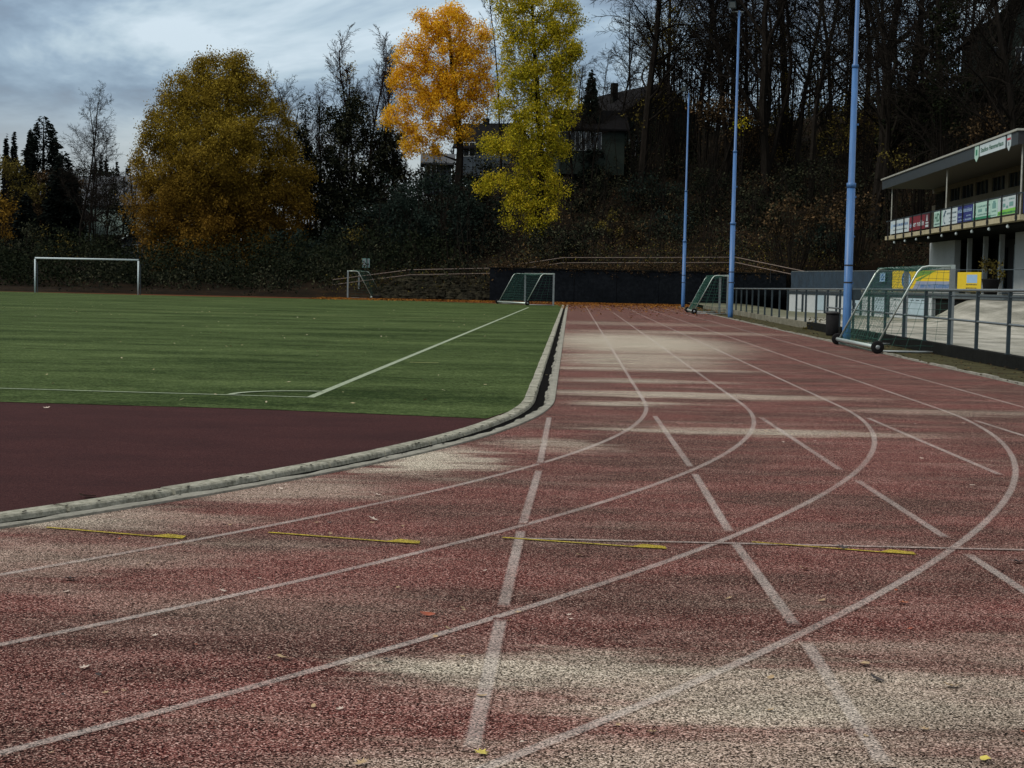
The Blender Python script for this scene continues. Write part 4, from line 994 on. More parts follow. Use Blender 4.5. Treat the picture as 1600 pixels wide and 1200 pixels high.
o = mb.build('boulder_bank', M['rock']); tag(o, 'bank of piled mossy rubble stones behind the far side of the pitch', 'rubble bank', kind='stuff')

# ------------------------------------------------------------------ vegetation
class Tree:
    pass
def grow(rng, H, r0, P_):
    "recursive branching; returns list of (p, q, ra, rb, level)"
    S = []
    def go(p, d, L, r, lev):
        n = P_['n'][lev]; step = L / n; tip = P_['tip'][lev]
        for i in range(n):
            d = d + rng.normal(0, P_['wob'][lev], 3); d[2] += P_['up'][lev]; d /= np.linalg.norm(d)
            q = p + d * step; ra = r * (1 - (i / n) * (1 - tip)); rb = r * (1 - ((i + 1) / n) * (1 - tip))
            S.append((*p, *q, ra, rb, lev))
            t = (i + 1) / n
            if lev < P_['max'] and t > P_['start'][lev]:
                m = P_['kids'][lev] / n / (1 - P_['start'][lev]); k = int(m) + (rng.random() < m - int(m))
                for _ in range(k):
                    f = rng.random(); o_ = p + (q - p) * f
                    a = rng.uniform(0, 2 * math.pi); ax = np.array([math.cos(a), math.sin(a), 0]) if abs(d[2]) > .5 else np.cross(d, rng.normal(0, 1, 3))
                    ax -= d * ax.dot(d); ax /= np.linalg.norm(ax) + 1e-9
                    an = P_['ang'][lev] * rng.uniform(0.75, 1.25)
                    nd_ = d * math.cos(an) + ax * math.sin(an)
                    tt = t if lev == 0 else t * .6
                    shape = P_['shape'](t) if lev == 0 else (1 - 0.45 * t)
                    go(o_, nd_, L * P_['ratio'][lev] * shape * rng.uniform(0.7, 1.2), max(0.006, rb * P_['rr'][lev]), lev + 1)
            p = q
    go(np.array([0., 0., 0.]), np.array([0., 0., 1.]), H, r0, 0)
    return np.array(S)
BARE = dict(n=[14, 7, 5, 3], wob=[0.035, 0.13, 0.16, 0.2], up=[0.02, 0.06, 0.03, 0.02], tip=[0.25, 0.2, 0.3, 0.4], start=[0.26, 0.12, 0.1, 1], kids=[26, 11, 11, 0], ang=[0.95, 0.75, 0.75, 0.7],
            ratio=[0.36, 0.52, 0.48, 0.4], rr=[0.42, 0.5, 0.5, 0.5], max=3, shape=lambda t: 1.15 - 0.75 * t)
def mk_tree_mesh(S, name_trunk, name_crown, bark, root, split=1, minr=0.0, crown_name='crown'):
    thick = S[S[:, 8] <= split]; thin = S[S[:, 8] > split]
    for arr, nm, sides in ((thick, 'trunk', 6), (thin, crown_name, 3)):
        if len(arr) == 0: continue
        V, Fq = tube_arrays(arr[:, 0:3], arr[:, 3:6], np.maximum(arr[:, 6], minr), np.maximum(arr[:, 7], minr * .8), sides)
        np_mesh(nm, V, Fq, bark, root)
def leaf_arrays(rng, C, n, spread, size, flat_=0.0):
    "n leaf quads around every centre in C (k,3)"
    k = len(C); P = np.repeat(C, n, axis=0) + rng.normal(0, 1, (k * n, 3)) * spread
    s = size * rng.uniform(0.6, 1.35, (k * n, 1))
    a = rng.normal(0, 1, (k * n, 3)); a[:, 2] *= (1 - flat_); a /= np.linalg.norm(a, axis=1, keepdims=True)
    b = rng.normal(0, 1, (k * n, 3)); b -= a * (a * b).sum(1, keepdims=True); b /= np.linalg.norm(b, axis=1, keepdims=True)
    V = np.stack([P - a * s, P + b * s * 0.55, P + a * s, P - b * s * 0.55], 1).reshape(-1, 3)
    return V, np.arange(len(V)).reshape(-1, 4)
def crown_points(rng, lobes, dens):
    "cluster centres inside ellipsoid lobes (cx,cy,cz,rx,ry,rz), biased to the shell"
    out = []
    for (cx, cy, cz, rx, ry, rz) in lobes:
        n = max(6, int(dens * (rx * ry * rz) ** (2 / 3)))
        d = rng.normal(0, 1, (n, 3)); d /= np.linalg.norm(d, axis=1, keepdims=True)
        r = rng.uniform(0.35, 1.0, (n, 1)) ** 0.45
        wob = 1 + 0.24 * np.sin(d[:, :1] * 5 + cx) * np.cos(d[:, 2:] * 6 + cz)
        out.append(np.array([cx, cy, cz]) + d * r * wob * np.array([rx, ry, rz]))
    return np.concatenate(out)
def lobed_tree(rng, base, lobes, trunk_pts, r0, leaf, bark, label, dens, per, spread, size, name='deciduous_tree', cat='tree', group=None, forks=None, twig=0.02, name_crown='crown'):
    root = empty(name, base); tag(root, label, cat, group)
    C = crown_points(rng, lobes, dens)
    tp = [np.array(p, float) for p in trunk_pts]; S = []
    nt_ = len(tp)
    for i in range(nt_ - 1):
        ra = r0 * (1 - 0.8 * i / nt_); rb = r0 * (1 - 0.8 * (i + 1) / nt_); S.append((*tp[i], *tp[i + 1], ra, rb, 0))
    # limbs: each cluster hangs on the nearest limb skeleton point (simple space colonisation)
    nodes = [tp[i] + (tp[i + 1] - tp[i]) * f for i in range(nt_ - 1) for f in (0, .33, .66)][2:] + [tp[-1]]
    nodes = np.array(nodes); rad = [r0 * 0.45] * len(nodes)
    order = np.argsort(np.min(np.linalg.norm(C[:, None] - nodes[None], axis=2), axis=1))
    for idx_ in order:
        c = C[idx_]
        dv = c - nodes; dist = np.linalg.norm(dv, axis=1)
        cost = dist + np.where(dv[:, 2] < 0.1 * dist, 0.9 * dist, 0)     # prefer rising branches
        j = int(np.argmin(cost)); p = nodes[j]; L = dist[j]
        if L < 0.25: continue
        m = max(1, int(L / 1.1)); r_ = min(rad[j] * 0.85, 0.045 + 0.04 * L); prev = p
        for q in range(1, m + 1):
            f = q / m; pt = p + (c - p) * f + rng.normal(0, 0.07 * L * (1 - f), 3) * (0 if q == m else 1); pt[2] += 0.10 * L * math.sin(math.pi * f) 
            rb = r_ * (1 - 0.6 * f); S.append((*prev, *pt, r_ * (1 - 0.6 * (q - 1) / m), rb, 1)); prev = pt
            nodes = np.vstack([nodes, pt]); rad.append(max(0.02, rb))
    S = np.array(S)
    V, Fq = tube_arrays(S[:, 0:3], S[:, 3:6], np.maximum(S[:, 6], twig), np.maximum(S[:, 7], twig), 5)
    np_mesh('trunk', V, Fq, bark, root)
    V, Fq = leaf_arrays(rng, C, per, spread, size)
    np_mesh(name_crown, V, Fq, leaf, root)
    return root
def PX(u, v, Y, base):
    q = at(u, v, Y); return (q.x - base[0], q.y - base[1], q.z - base[2])
def lobes_px(L, Y, base, depth=1.0):
    "ellipsoid lobes given as (u, v, ru, rv, dy) in photo pixels at distance Y"
    k = Y / F; out = []
    for t in L:
        u, v, ru, rv = t[:4]; dy = t[4] if len(t) > 4 else 0
        c = PX(u, v, Y + dy, base); out.append((c[0], c[1], c[2], ru * k, (ru * k) * depth, rv * k))
    return out
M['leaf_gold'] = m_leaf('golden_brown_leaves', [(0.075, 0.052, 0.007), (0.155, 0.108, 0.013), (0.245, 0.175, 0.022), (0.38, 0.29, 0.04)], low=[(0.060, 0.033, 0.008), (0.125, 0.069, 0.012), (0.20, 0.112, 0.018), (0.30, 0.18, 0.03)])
M['leaf_orange'] = m_leaf('orange_leaves', [(0.48, 0.23, 0.012), (0.70, 0.39, 0.02), (0.84, 0.51, 0.03), (0.92, 0.64, 0.07)], trans=0.4)
M['leaf_yellow'] = m_leaf('yellow_green_leaves', [(0.12, 0.13, 0.012), (0.30, 0.28, 0.018), (0.52, 0.44, 0.028), (0.72, 0.54, 0.045)], trans=0.35)
M['leaf_dark'] = m_leaf('dark_green_leaves', [(0.003, 0.005, 0.003), (0.007, 0.010, 0.007), (0.020, 0.024, 0.015), (0.075, 0.076, 0.044)], trans=0.1)
M['leaf_teal'] = m_leaf('blue_green_leaves', [(0.005, 0.010, 0.008), (0.013, 0.022, 0.018), (0.028, 0.040, 0.032)], trans=0.1)
M['leaf_brown'] = m_leaf('dead_brown_leaves', [(0.007, 0.006, 0.004), (0.022, 0.016, 0.010), (0.055, 0.038, 0.020), (0.16, 0.10, 0.048)], trans=0.15)
M['leaf_dull'] = m_leaf('dull_olive_leaves', [(0.02, 0.02, 0.008), (0.05, 0.042, 0.014), (0.11, 0.085, 0.022), (0.24, 0.20, 0.04)], trans=0.25)
M['leaf_purple'] = m_leaf('purple_brown_twigs', [(0.02, 0.012, 0.014), (0.05, 0.028, 0.03), (0.085, 0.05, 0.05)], trans=0.1)
M['needle'] = m_leaf('spruce_needles', [(0.003, 0.005, 0.005), (0.007, 0.010, 0.009), (0.012, 0.018, 0.015)], trans=0.0)
rng = np.random.default_rng(11)

# big golden tree
Yb = 142; b = at(348, 452, Yb); base = (b.x, Yb, float(hill(b.x, Yb)))
LB_ = [(345, 118, 42, 34), (295, 148, 44, 38), (392, 142, 38, 34), (330, 185, 80, 60), (262, 205, 38, 48), (425, 205, 36, 48), (250, 262, 46, 54), (445, 275, 40, 52), (345, 260, 90, 80), (245, 325, 44, 50), (452, 330, 40, 46), (345, 345, 105, 70), (265, 385, 50, 40), (420, 385, 50, 38), (340, 412, 85, 30), (345, 380, 60, 40), (345, 320, 60, 50), (345, 160, 36, 46, -2), (345, 230, 60, 50, -4), (290, 290, 50, 50, -2), (400, 290, 50, 50, -2), (345, 300, 60, 50, 3), (300, 355, 50, 40), (395, 350, 50, 40), (312, 112, 20, 16), (372, 100, 22, 16)]
lb = lobes_px(LB_, Yb, base, 0.85)
tp = [(0, 0, -0.3), (0.1, 0, 1.6), (0.0, 0.1, 3.4), (-0.2, 0, 5.5), (0.2, 0, 8), (0, 0, 11), (0.3, 0, 14), (0.1, 0, 17)]
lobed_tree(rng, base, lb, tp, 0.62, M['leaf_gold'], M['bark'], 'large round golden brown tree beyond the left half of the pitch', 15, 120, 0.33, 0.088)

# orange tree on the slope
Yo = 140; b = at(722, 330, Yo); base = (b.x, Yo, float(hill(b.x, Yo)))
LO = [(705, 40, 34, 26), (668, 52, 30, 24), (742, 60, 26, 28), (642, 88, 28, 26), (690, 85, 36, 30), (738, 100, 34, 28), (632, 122, 24, 20), (668, 128, 34, 24), (715, 135, 38, 26), (755, 140, 20, 24), (650, 160, 30, 18), (695, 170, 40, 24), (738, 172, 26, 18), (619, 184, 20, 15), (640, 196, 16, 11), (668, 206, 30, 15), (712, 205, 26, 14), (652, 228, 24, 14), (675, 236, 16, 10), (700, 18, 20, 12), (660, 30, 14, 10)]
lb = lobes_px(LO, Yo, base, 0.9)
top = PX(700, 40, Yo, base); h = top[2]
tp = [(0, 0, -1.0), PX(716, 285, Yo, base), PX(719, 235, Yo, base), PX(716, 195, Yo, base), PX(712, 150, Yo, base), PX(706, 100, Yo, base), PX(702, 50, Yo, base)]
lobed_tree(rng, base, lb, tp, 0.42, M['leaf_orange'], M['bark'], 'bright orange tree with a dark trunk left of the yellow green tree', 19, 85, 0.27, 0.088)

# yellow green tree
Yy = 129; b = at(838, 400, Yy); base = (b.x, Yy, float(hill(b.x, Yy)))
LY = [(800, 5, 34, 20), (848, 2, 40, 22), (880, 32, 26, 28), (835, 45, 40, 28), (805, 48, 22, 20), (865, 80, 34, 28), (825, 92, 36, 26), (892, 92, 18, 24), (850, 122, 36, 24), (808, 128, 30, 20), (885, 132, 20, 22), (862, 160, 34, 20), (815, 168, 38, 18), (880, 182, 18, 16), (838, 200, 40, 18), (795, 222, 30, 14), (768, 228, 20, 10), (845, 238, 34, 20), (875, 225, 14, 16), (780, 286, 26, 12), (755, 292, 12, 8), (838, 275, 30, 20), (862, 296, 20, 18), (826, 305, 22, 18), (850, 330, 22, 20), (808, 318, 18, 12), (836, 352, 16, 14), (800, 345, 12, 10)]
lb = lobes_px([(u, v, ru * 1.15, rv * 1.1) for u, v, ru, rv in LY], Yy, base, 0.8)
tp = [(0, 0, -1), PX(842, 330, Yy, base), PX(846, 260, Yy, base), PX(842, 190, Yy, base), PX(838, 120, Yy, base), PX(834, 60, Yy, base), PX(832, 10, Yy, base)]
lobed_tree(rng, base, lb, tp, 0.36, M['leaf_yellow'], M['bark'], 'tall yellow green tree with drooping lower branches right of the orange tree', 18, 80, 0.27, 0.088)

# ---- bare trees (several meshes, copied with their own turn and size)
protos = []
def make_bare(seed, H, r0, name='bare_tree', bark='bark', **kw):
    P_ = dict(BARE); P_.update(kw); r_ = np.random.default_rng(seed)
    S = grow(r_, H, r0, P_); root = empty(name, (0, 0, 0)); mk_tree_mesh(S, 'trunk', 'crown', M[bark], root, 1, 0.016); root['h'] = H
    return root
def put(proto, used, u, v, Y, label, sc=1.0, rz=0.0, cat='bare tree', group=None, zoff=-0.4, lean=0, base_hill=True):
    o = proto if not used.get(proto.name) else copy_tree(proto)
    used[proto.name] = True
    q = at(u, v, Y); o.location = (q.x, Y, float(hill(q.x, Y)) + zoff); o.rotation_euler = (0, lean, rz); o.scale = (sc, sc, sc)
    if 'h' in o: del o['h']
    tag(o, label, cat, group); return o
used = {}
pA = make_bare(21, 27, 0.36, wob=[.045, .16, .2, .22]); pB = make_bare(22, 25, 0.26, wob=[.05, .17, .2, .22], kids=[30, 10, 8, 0], ang=[0.8, 0.7, 0.7, .7]); pC = make_bare(23, 26, 0.22, wob=[.05, .17, .2, .22], start=[0.22, .15, .1, 1], ratio=[0.32, .52, .5, .4], kids=[30, 10, 8, 0])
pD = make_bare(24, 24, 0.40, wob=[.06, .14, .18, .22], n=[12, 8, 6, 3], start=[0.16, 0.2, 0.1, 1], kids=[14, 12, 11, 0], ang=[0.5, 0.6, 0.7, .7], ratio=[0.75, 0.42, .38, .4], rr=[0.62, .45, .45, .5], shape=lambda t: 1.0 - 0.5 * t)
pE = make_bare(25, 25, 0.16, start=[0.3, .15, .1, 1], ratio=[0.24, .5, .5, .4], kids=[28, 8, 7, 0])
FG = 'bare trees of the wooded slope on the right'
forest = [
 (pA, 1003, 300, 146, 1.12, 0.3, 'bare tree with a thick straight trunk rising in front of the gabled house'),
 (pE, 1093, 260, 150, 1.0, 1.1, 'thin bare tree just right of the farthest mast, first of three stems'),
 (pE, 1103, 262, 153, 1.05, 2.0, 'thin bare tree second in the close row of stems between the two far masts'),
 (pC, 1116, 258, 149, 0.95, 3.0, 'slim bare tree at the right end of the close stem row between the far masts'),
 (pB, 1136, 280, 147, 1.1, 0.9, 'bare tree directly left of the top of the middle mast'),
 (pD, 1199, 290, 140, 1.15, 2.2, 'heavy bare tree with forked top right of the middle mast'),
 (pC, 1243, 290, 142, 1.15, 4.1, 'slender bare tree with patches of yellow leaves behind, between the two nearer masts'),
 (pB, 1272, 300, 139, 1.1, 5.0, 'bare tree close to the left side of the nearest mast'),
 (pD, 1368, 300, 128, 1.22, 0.4, 'broad multi stemmed bare tree right of the nearest mast'),
 (pC, 1393, 300, 134, 1.1, 1.4, 'slim bare tree immediately right of the multi stemmed tree'),
 (pA, 1486, 280, 122, 1.15, 2.7, 'thick bare tree wrapped in ivy above the clubhouse roof'),
 (pB, 1532, 280, 118, 1.05, 3.8, 'bare tree above the roof sign of the clubhouse'),
 (pE, 1556, 260, 126, 1.2, 0.2, 'thin bare tree in front of the upper house at the top right'),
 (pC, 1440, 300, 132, 1.1, 5.4, 'bare tree behind the far end of the clubhouse roof'),
 (pA, 1320, 290, 150, 1.05, 4.4, 'bare tree partly hidden behind the nearest mast'),
 (pC, 1165, 280, 156, 1.1, 1.9, 'bare tree in the second row just right of the middle mast'),
 (pB, 1050, 270, 163, 1.05, 0.1, 'bare tree behind the right slope of the gabled house roof'),
 (pA, 1225, 270, 162, 1.1, 3.3, 'bare tree further back between the heavy forked tree and the slender one'),
 (pC, 1295, 270, 165, 1.15, 0.8, 'bare tree in the back row left of the nearest mast'),
 (pB, 1345, 270, 160, 1.1, 2.5, 'bare tree in the back row right of the nearest mast'),
 (pA, 1415, 270, 158, 1.1, 5.9, 'bare tree in the back row above the far roof end of the clubhouse'),
 (pC, 1505, 270, 150, 1.15, 4.9, 'bare tree in the back row between the ivy clad tree and the upper house'),
 (pB, 1085, 290, 158, 1.0, 4.2, 'bare tree rising behind the lamp of the farthest mast'),
 (pB, 1590, 260, 112, 1.1, 1.2, 'bare tree at the top right corner behind the near roof end'),
]
for pr, u, v, Y, sc, rz, lab in forest: put(pr, used, u, v, Y, lab, sc, rz, group=FG)
put(pE, used, 780, 330, 146, 'narrow bare tree standing between the orange and the yellow green tree', 0.80, 2.6)
put(pC, used, 895, 300, 140, 'small thin bare tree at the right edge of the yellow green tree', 0.55, 1.6)
put(pE, used, 925, 300, 138, 'small crooked bare tree left of the gabled house', 0.55, 0.6)
put(pC, used, 958, 300, 152, 'slim bare tree veiling the left part of the gabled house wall', 0.6, 3.6, group=FG)
put(pB, used, 1040, 300, 153, 'bare tree veiling the right part of the gabled house wall', 0.62, 0.7, group=FG)
put(pE, used, 912, 300, 143, 'crooked thin bare tree before the white framed windows', 0.5, 4.6, group=FG)
# left part
put(pB, used, 470, 430, 152, 'dark bare tree with a wide twiggy crown right behind the golden tree', 0.66, 0.9)
put(pC, used, 440, 430, 160, 'bare tree half hidden by the right edge of the golden tree', 0.60, 2.9)
put(pC, used, 122, 430, 150, 'dark bare tree in front of the houses left of the golden tree', 0.62, 3.9)
put(pC, used, 138, 430, 168, 'tall pale bare tree standing beside the dark conifers', 0.62, 5.1)
put(pE, used, 168, 430, 160, 'thin bare tree between the small conifers and the golden tree', 0.50, 5.1)
# birch-like purple trees
pF = make_bare(31, 22, 0.22, name='birch_tree', bark='bark2', n=[14, 6, 6, 3], ang=[0.55, .6, .6, .6], ratio=[0.30, .55, .5, .4], kids=[26, 9, 8, 0], start=[0.15, .1, .1, 1], up=[.02, .10, .02, -.04])
for u, Y, sc, rz, lab in ((555, 150, 0.86, 0, 'tall purple brown birch left of the orange tree'), (528, 156, 0.74, 2, 'birch with a small tuft of orange leaves at its top'), (590, 147, 0.78, 4, 'purple brown birch directly beside the orange tree'), (505, 160, 0.68, 1, 'shorter birch right of the dark twiggy bare tree'), (612, 158, 0.72, 5.5, 'birch partly hidden behind the orange crown'), (572, 165, 0.85, 3.1, 'birch in the back row of the purple brown group')):
    put(pF, used, u, 430, Y, lab, sc, rz, cat='birch', group='purple brown birches in the centre')
# leafy fill of those birches
def leaf_cloud(name, label, lobes, leaf, dens, per, spread, size, cat='shrub', group=None, kind=None, stem=True, base=None):
    b_ = base or (lobes[0][0], lobes[0][1], 0)
    C = crown_points(rng, [(l[0] - b_[0], l[1] - b_[1], l[2] - b_[2], *l[3:]) for l in lobes], dens)
    if kind == 'stuff':
        V, Fq = leaf_arrays(rng, C, per, spread, size); o = np_mesh(name, V, Fq, leaf); o.location = b_; tag(o, label, cat, group, kind); return o
    root = empty(name, b_); tag(root, label, cat, group)
    V, Fq = leaf_arrays(rng, C, per, spread, size); np_mesh('foliage', V, Fq, leaf, root)
    sel = C[rng.permutation(len(C))[:min(len(C), 40)]]
    P = np.zeros((len(sel), 3)); P[:, :2] = rng.normal(0, 0.15, (len(sel), 2)); P[:, 2] = -0.3
    mid = P * .4 + sel * .6; mid[:, 2] = sel[:, 2] * .5
    V, Fq = tube_arrays(np.vstack([P, mid]), np.vstack([mid, sel]), np.full(2 * len(sel), .035), np.full(2 * len(sel), .018), 4)
    np_mesh('stems', V, Fq, M['bark'], root)
    return root

# ---- conifers
def conifer(base, H, Rb, label, leaf='needle', group=None, seed=0, dens=1.0, pw=0.9):
    r_ = np.random.default_rng(seed); root = empty('conifer_tree', base); tag(root, label, 'conifer', group)
    mb = MB(); mb.tube([(0, 0, -0.5), (0, 0, H * .5), (0, 0, H * .98)], [Rb * .09, Rb * .055, 0.02], 7); mb.build('trunk', M['bark'], root)
    N = int(420 * Rb * H * dens) + 700
    t = 1 - np.sqrt(r_.uniform(0, 1, N)) * 0.95; a = r_.uniform(0, 2 * math.pi, N); z = H * t
    rag = 0.86 + 0.14 * np.sin(z * 4.2 + 1.5 * np.sin(a * 3 + seed)) + 0.12 * np.sin(a * 7 + z * 2)
    R_ = (Rb * (1 - t) ** pw + 0.10) * rag * r_.uniform(0.2, 1.0, N) ** 0.4
    P = np.stack([R_ * np.cos(a), R_ * np.sin(a), z - 0.28 * R_], -1); D = np.stack([np.cos(a), np.sin(a), np.full(N, -0.25)], -1)
    P = P + r_.normal(0, .05, P.shape)
    s = r_.uniform(0.12, 0.26, (len(P), 1)); b = np.cross(D, r_.normal(0, 1, D.shape)); b /= np.linalg.norm(b, axis=1, keepdims=True)
    V = np.stack([P - D * s, P + b * s * .5, P + D * s, P - b * s * .5], 1).reshape(-1, 3)
    np_mesh('foliage', V, np.arange(len(V)).reshape(-1, 4), M[leaf], root)
    return root
def con_px(u, vt, ru, Y, label, **k):
    q = at(u, vt, Y); z0 = float(hill(q.x, Y)); return conifer((q.x, Y, z0), q.z - z0, ru * Y / F, label, **k)
GC = 'dark conifers at the far left'
con_px(68, 181, 60, 175, 'largest dark conifer at the far left, behind the houses', group=GC, seed=1, dens=1.0, pw=0.50)
con_px(47, 200, 22, 182, 'dark conifer hugging the left flank of the largest conifer', group=GC, seed=2)
con_px(22, 203, 14, 178, 'slim dark conifer second from the left edge', group=GC, seed=3)
con_px(10, 208, 12, 176, 'slim dark conifer nearest the left edge', group=GC, seed=4)
con_px(98, 235, 40, 170, 'squat dark conifer on the right flank of the largest conifer', group=GC, seed=5, pw=0.45)
con_px(40, 300, 40, 160, 'low broad dark conifer at the left edge behind the brown bushes', group=GC, seed=15)
for i, (u, vt, ru, lab) in enumerate(((148, 246, 8, 'leftmost of the small distant conifers'), (158, 240, 8, 'second small distant conifer from the left'), (166, 243, 9, 'small distant conifer in the middle of the row'), (183, 252, 10, 'small distant conifer standing apart nearer the golden tree'), (200, 258, 8, 'small distant conifer touching the golden crown'))):
    con_px(u, vt, ru, 215, lab, group='small distant conifers left of the golden tree', seed=20 + i)
con_px(925, 107, 30, 150, 'dark blue green conifer behind the gabled house, right of the yellow green tree', seed=8, leaf='leaf_teal', dens=1.4)

# ---- houses
def house(name, label, c, w_, d_, h, rh, rot, wall, roof, z, windows=(), over=0.4, ridge_along='x', extra=None):
    "c centre; w_ along local x (front), d_ depth; front face is local -y; gable ends per ridge direction"
    root = empty(name, (c[0], c[1], z), rot); tag(root, label, 'house')
    bx = MB(); x, y = w_ / 2, d_ / 2
    bx.add([(-x, -y, -1.2), (x, -y, -1.2), (x, y, -1.2), (-x, y, -1.2), (-x, -y, h), (x, -y, h), (x, y, h), (-x, y, h)], [(0, 1, 5, 4), (1, 2, 6, 5), (2, 3, 7, 6), (3, 0, 4, 7)])
    if ridge_along == 'y': bx.add([(-x, -y, h), (x, -y, h), (0, -y, h + rh), (-x, y, h), (x, y, h), (0, y, h + rh)], [(0, 1, 2), (4, 3, 5)])
    else: bx.add([(-x, -y, h), (-x, y, h), (-x, 0, h + rh), (x, -y, h), (x, y, h), (x, 0, h + rh)], [(1, 0, 2), (3, 4, 5)])
    bx.build('walls', M[wall], root)
    r = MB(); t = 0.18
    if ridge_along == 'y':
        sl = rh / x; e = over
        for s in (-1, 1):
            pts = [(s * (x + e), -y - e, h - e * sl), (0, -y - e, h + rh), (0, y + e, h + rh), (s * (x + e), y + e, h - e * sl)]
            r.add([(a, b_, c_ + .02) for a, b_, c_ in pts] + [(a, b_, c_ + t) for a, b_, c_ in pts], [(0, 1, 2, 3), (7, 6, 5, 4), (0, 4, 5, 1), (1, 5, 6, 2), (2, 6, 7, 3), (3, 7, 4, 0)])
    else:
        sl = rh / y; e = over
        for s in (-1, 1):
            pts = [(-x - e, s * (y + e), h - e * sl), (-x - e, 0, h + rh), (x + e, 0, h + rh), (x + e, s * (y + e), h - e * sl)]
            r.add([(a, b_, c_ + .02) for a, b_, c_ in pts] + [(a, b_, c_ + t) for a, b_, c_ in pts], [(0, 1, 2, 3), (7, 6, 5, 4), (0, 4, 5, 1), (1, 5, 6, 2), (2, 6, 7, 3), (3, 7, 4, 0)])
    rr = r.build('roof', M[roof], root)
    cm = MB(); cm.box((-x * .35, -.3, h + rh * .6), (-x * .35 + .6, .3, h + rh + .7)); cm.build('chimney', M['plinth'], rr)
    for (side, a, b_, z0, z1, nm) in windows:
        f = MB(); g = MB()
        if side == 'f':
            f.box((a - .06, -y - .05, z0 - .06), (b_ + .06, -y - .003, z1 + .06)); g.box((a, -y - .075, z0), (b_, -y - .055, z1))
            bars = MB(); mx_ = (a + b_) / 2; bars.box((mx_ - .04, -y - .10, z0), (mx_ + .04, -y - .078, z1))
        elif side == 'l':
            f.box((-x - .05, a - .06, z0 - .06), (-x - .003, b_ + .06, z1 + .06)); g.box((-x - .075, a, z0), (-x - .055, b_, z1))
            bars = MB(); mx_ = (a + b_) / 2; bars.box((-x - .10, mx_ - .04, z0), (-x - .078, mx_ + .04, z1))
        fo = f.build('window', M[nm], root); g.build('pane', M['glass'], fo); bars.build('glazing_bar', M[nm], fo)
    return root
M['wall_green'] = simple('grey_green_house_wall', (0.028, 0.038, 0.033), 0.95, 0, 0.25, 1, spec=0.03)
M['wall_pale'] = simple('pale_house_wall', (0.050, 0.065, 0.080), 0.95, 0, 0.35, 1, spec=0.03)
M['wall_mint'] = simple('pale_mint_house_wall', (0.20, 0.28, 0.26), 0.8, 0, 0.2, 1)
M['frame_w'] = simple('white_window_frame', (0.45, 0.5, 0.52), 0.5, 0, 0.1, 2)
# gabled house above the slope (gable to the camera, long side seen to the left)
Yh = 166; q = at(985, 258, Yh)
hz = q.z - 1.0
house('gabled_house', 'large grey green gabled house with dark roof above the wooded slope', (q.x + .2, Yh + 6), 12.5, 13.0, 4.6, 4.6, R(24), 'wall_green', 'roof_tile', hz,
      [('f', -3.4, -2.0, 1.9, 3.4, 'frame_w'), ('f', 1.2, 2.6, 1.9, 3.4, 'wall_green'), ('l', 1.0, 2.2, 2.0, 3.6, 'frame_w'), ('l', 2.6, 3.8, 2.0, 3.6, 'frame_w'), ('l', 4.2, 5.4, 2.0, 3.6, 'frame_w')], over=0.8, ridge_along='y')
q = at(905, 240, 148)
house('white_veranda_house', 'low house part with a row of white framed windows left of the gabled house', (q.x + 1.0, 151), 6.0, 4, 3.1, 1.6, R(6), 'wall_green', 'roof_tile', q.z - .6,
      [('f', -3.0, -2.2, 1.0, 2.6, 'frame_w'), ('f', -2.0, -1.2, 1.0, 2.6, 'frame_w'), ('f', -1.0, -.2, 1.0, 2.6, 'frame_w'), ('f', 0.0, .8, 1.0, 2.6, 'frame_w')], ridge_along='x')
q = at(768, 258, 172)
house('pale_house', 'pale house with dark hipped roof seen between the orange and yellow trees', (q.x, 176), 6.0, 7, 2.0, 2.6, R(-14), 'wall_pale', 'roof_tile', q.z, [('f', -2.2, -1.0, 1.0, 2.4, 'frame_w'), ('f', .6, 1.8, 1.0, 2.4, 'frame_w')], ridge_along='x')
q = at(682, 285, 160)
house('blue_grey_house', 'small blue grey house with horizontal boards below the orange tree', (q.x, 162), 2.6, 4, 1.9, 0.9, R(4), 'wall_pale', 'roof_grey', q.z, [('f', -1.2, -.2, .8, 1.7, 'frame_w')], ridge_along='x')
q = at(1600, 118, 150)
house('upper_house', 'dark house with two white windows at the top right corner among the trees', (q.x + 1.5, 154), 11.0, 9, 4.0, 4.2, R(-10), 'wall_green', 'roof_tile', q.z - .3, [('f', -3.6, -2.7, 1.3, 2.8, 'frame_w'), ('f', -1.6, -.7, 1.3, 2.8, 'frame_w')], ridge_along='y', over=.7)
q = at(75, 372, 190)
house('mint_gable_house', 'pale mint gabled house with rounded front at the far left', (q.x, 194), 5.5, 9, 2.6, 2.2, R(-8), 'wall_mint', 'roof_tile', q.z, [('f', -1.4, -.5, 1.1, 2.2, 'frame_w'), ('f', .5, 1.4, 1.1, 2.2, 'frame_w')], ridge_along='y')
q = at(38, 372, 186)
house('dark_roof_house', 'low house with a dark roof and white ridge left of the mint gabled house', (q.x, 190), 8.0, 8, 2.4, 2.2, R(6), 'wall_green', 'roof_tile', q.z, [('f', -1.6, -.4, .8, 1.9, 'wall_mint')], ridge_along='x')
q = at(176, 352, 200)
house('grey_roof_house', 'long house with a broad grey roof left of the golden tree', (q.x, 205), 13.0, 11, 2.6, 3.6, R(-16), 'wall_mint', 'roof_grey', q.z, [('f', -3, -1.8, 1, 2.2, 'frame_w')], ridge_along='x')
q = at(206, 400, 158)
sh = house('garden_shed', 'small shed with a white edged roof at the left foot of the golden tree', (q.x, 160), 2.6, 3, 1.9, 0.8, R(20), 'wall_pale', 'roof_tile', q.z - .3, [('f', -.5, .3, .7, 1.4, 'frame_w')], ridge_along='y', over=.3)
mb = MB(); mb.tube([(-1.62, -1.83, 1.95), (-0.05, -1.83, 2.86)], 0.07, 4); mb.build('verge_board', M['b_paper'], sh)

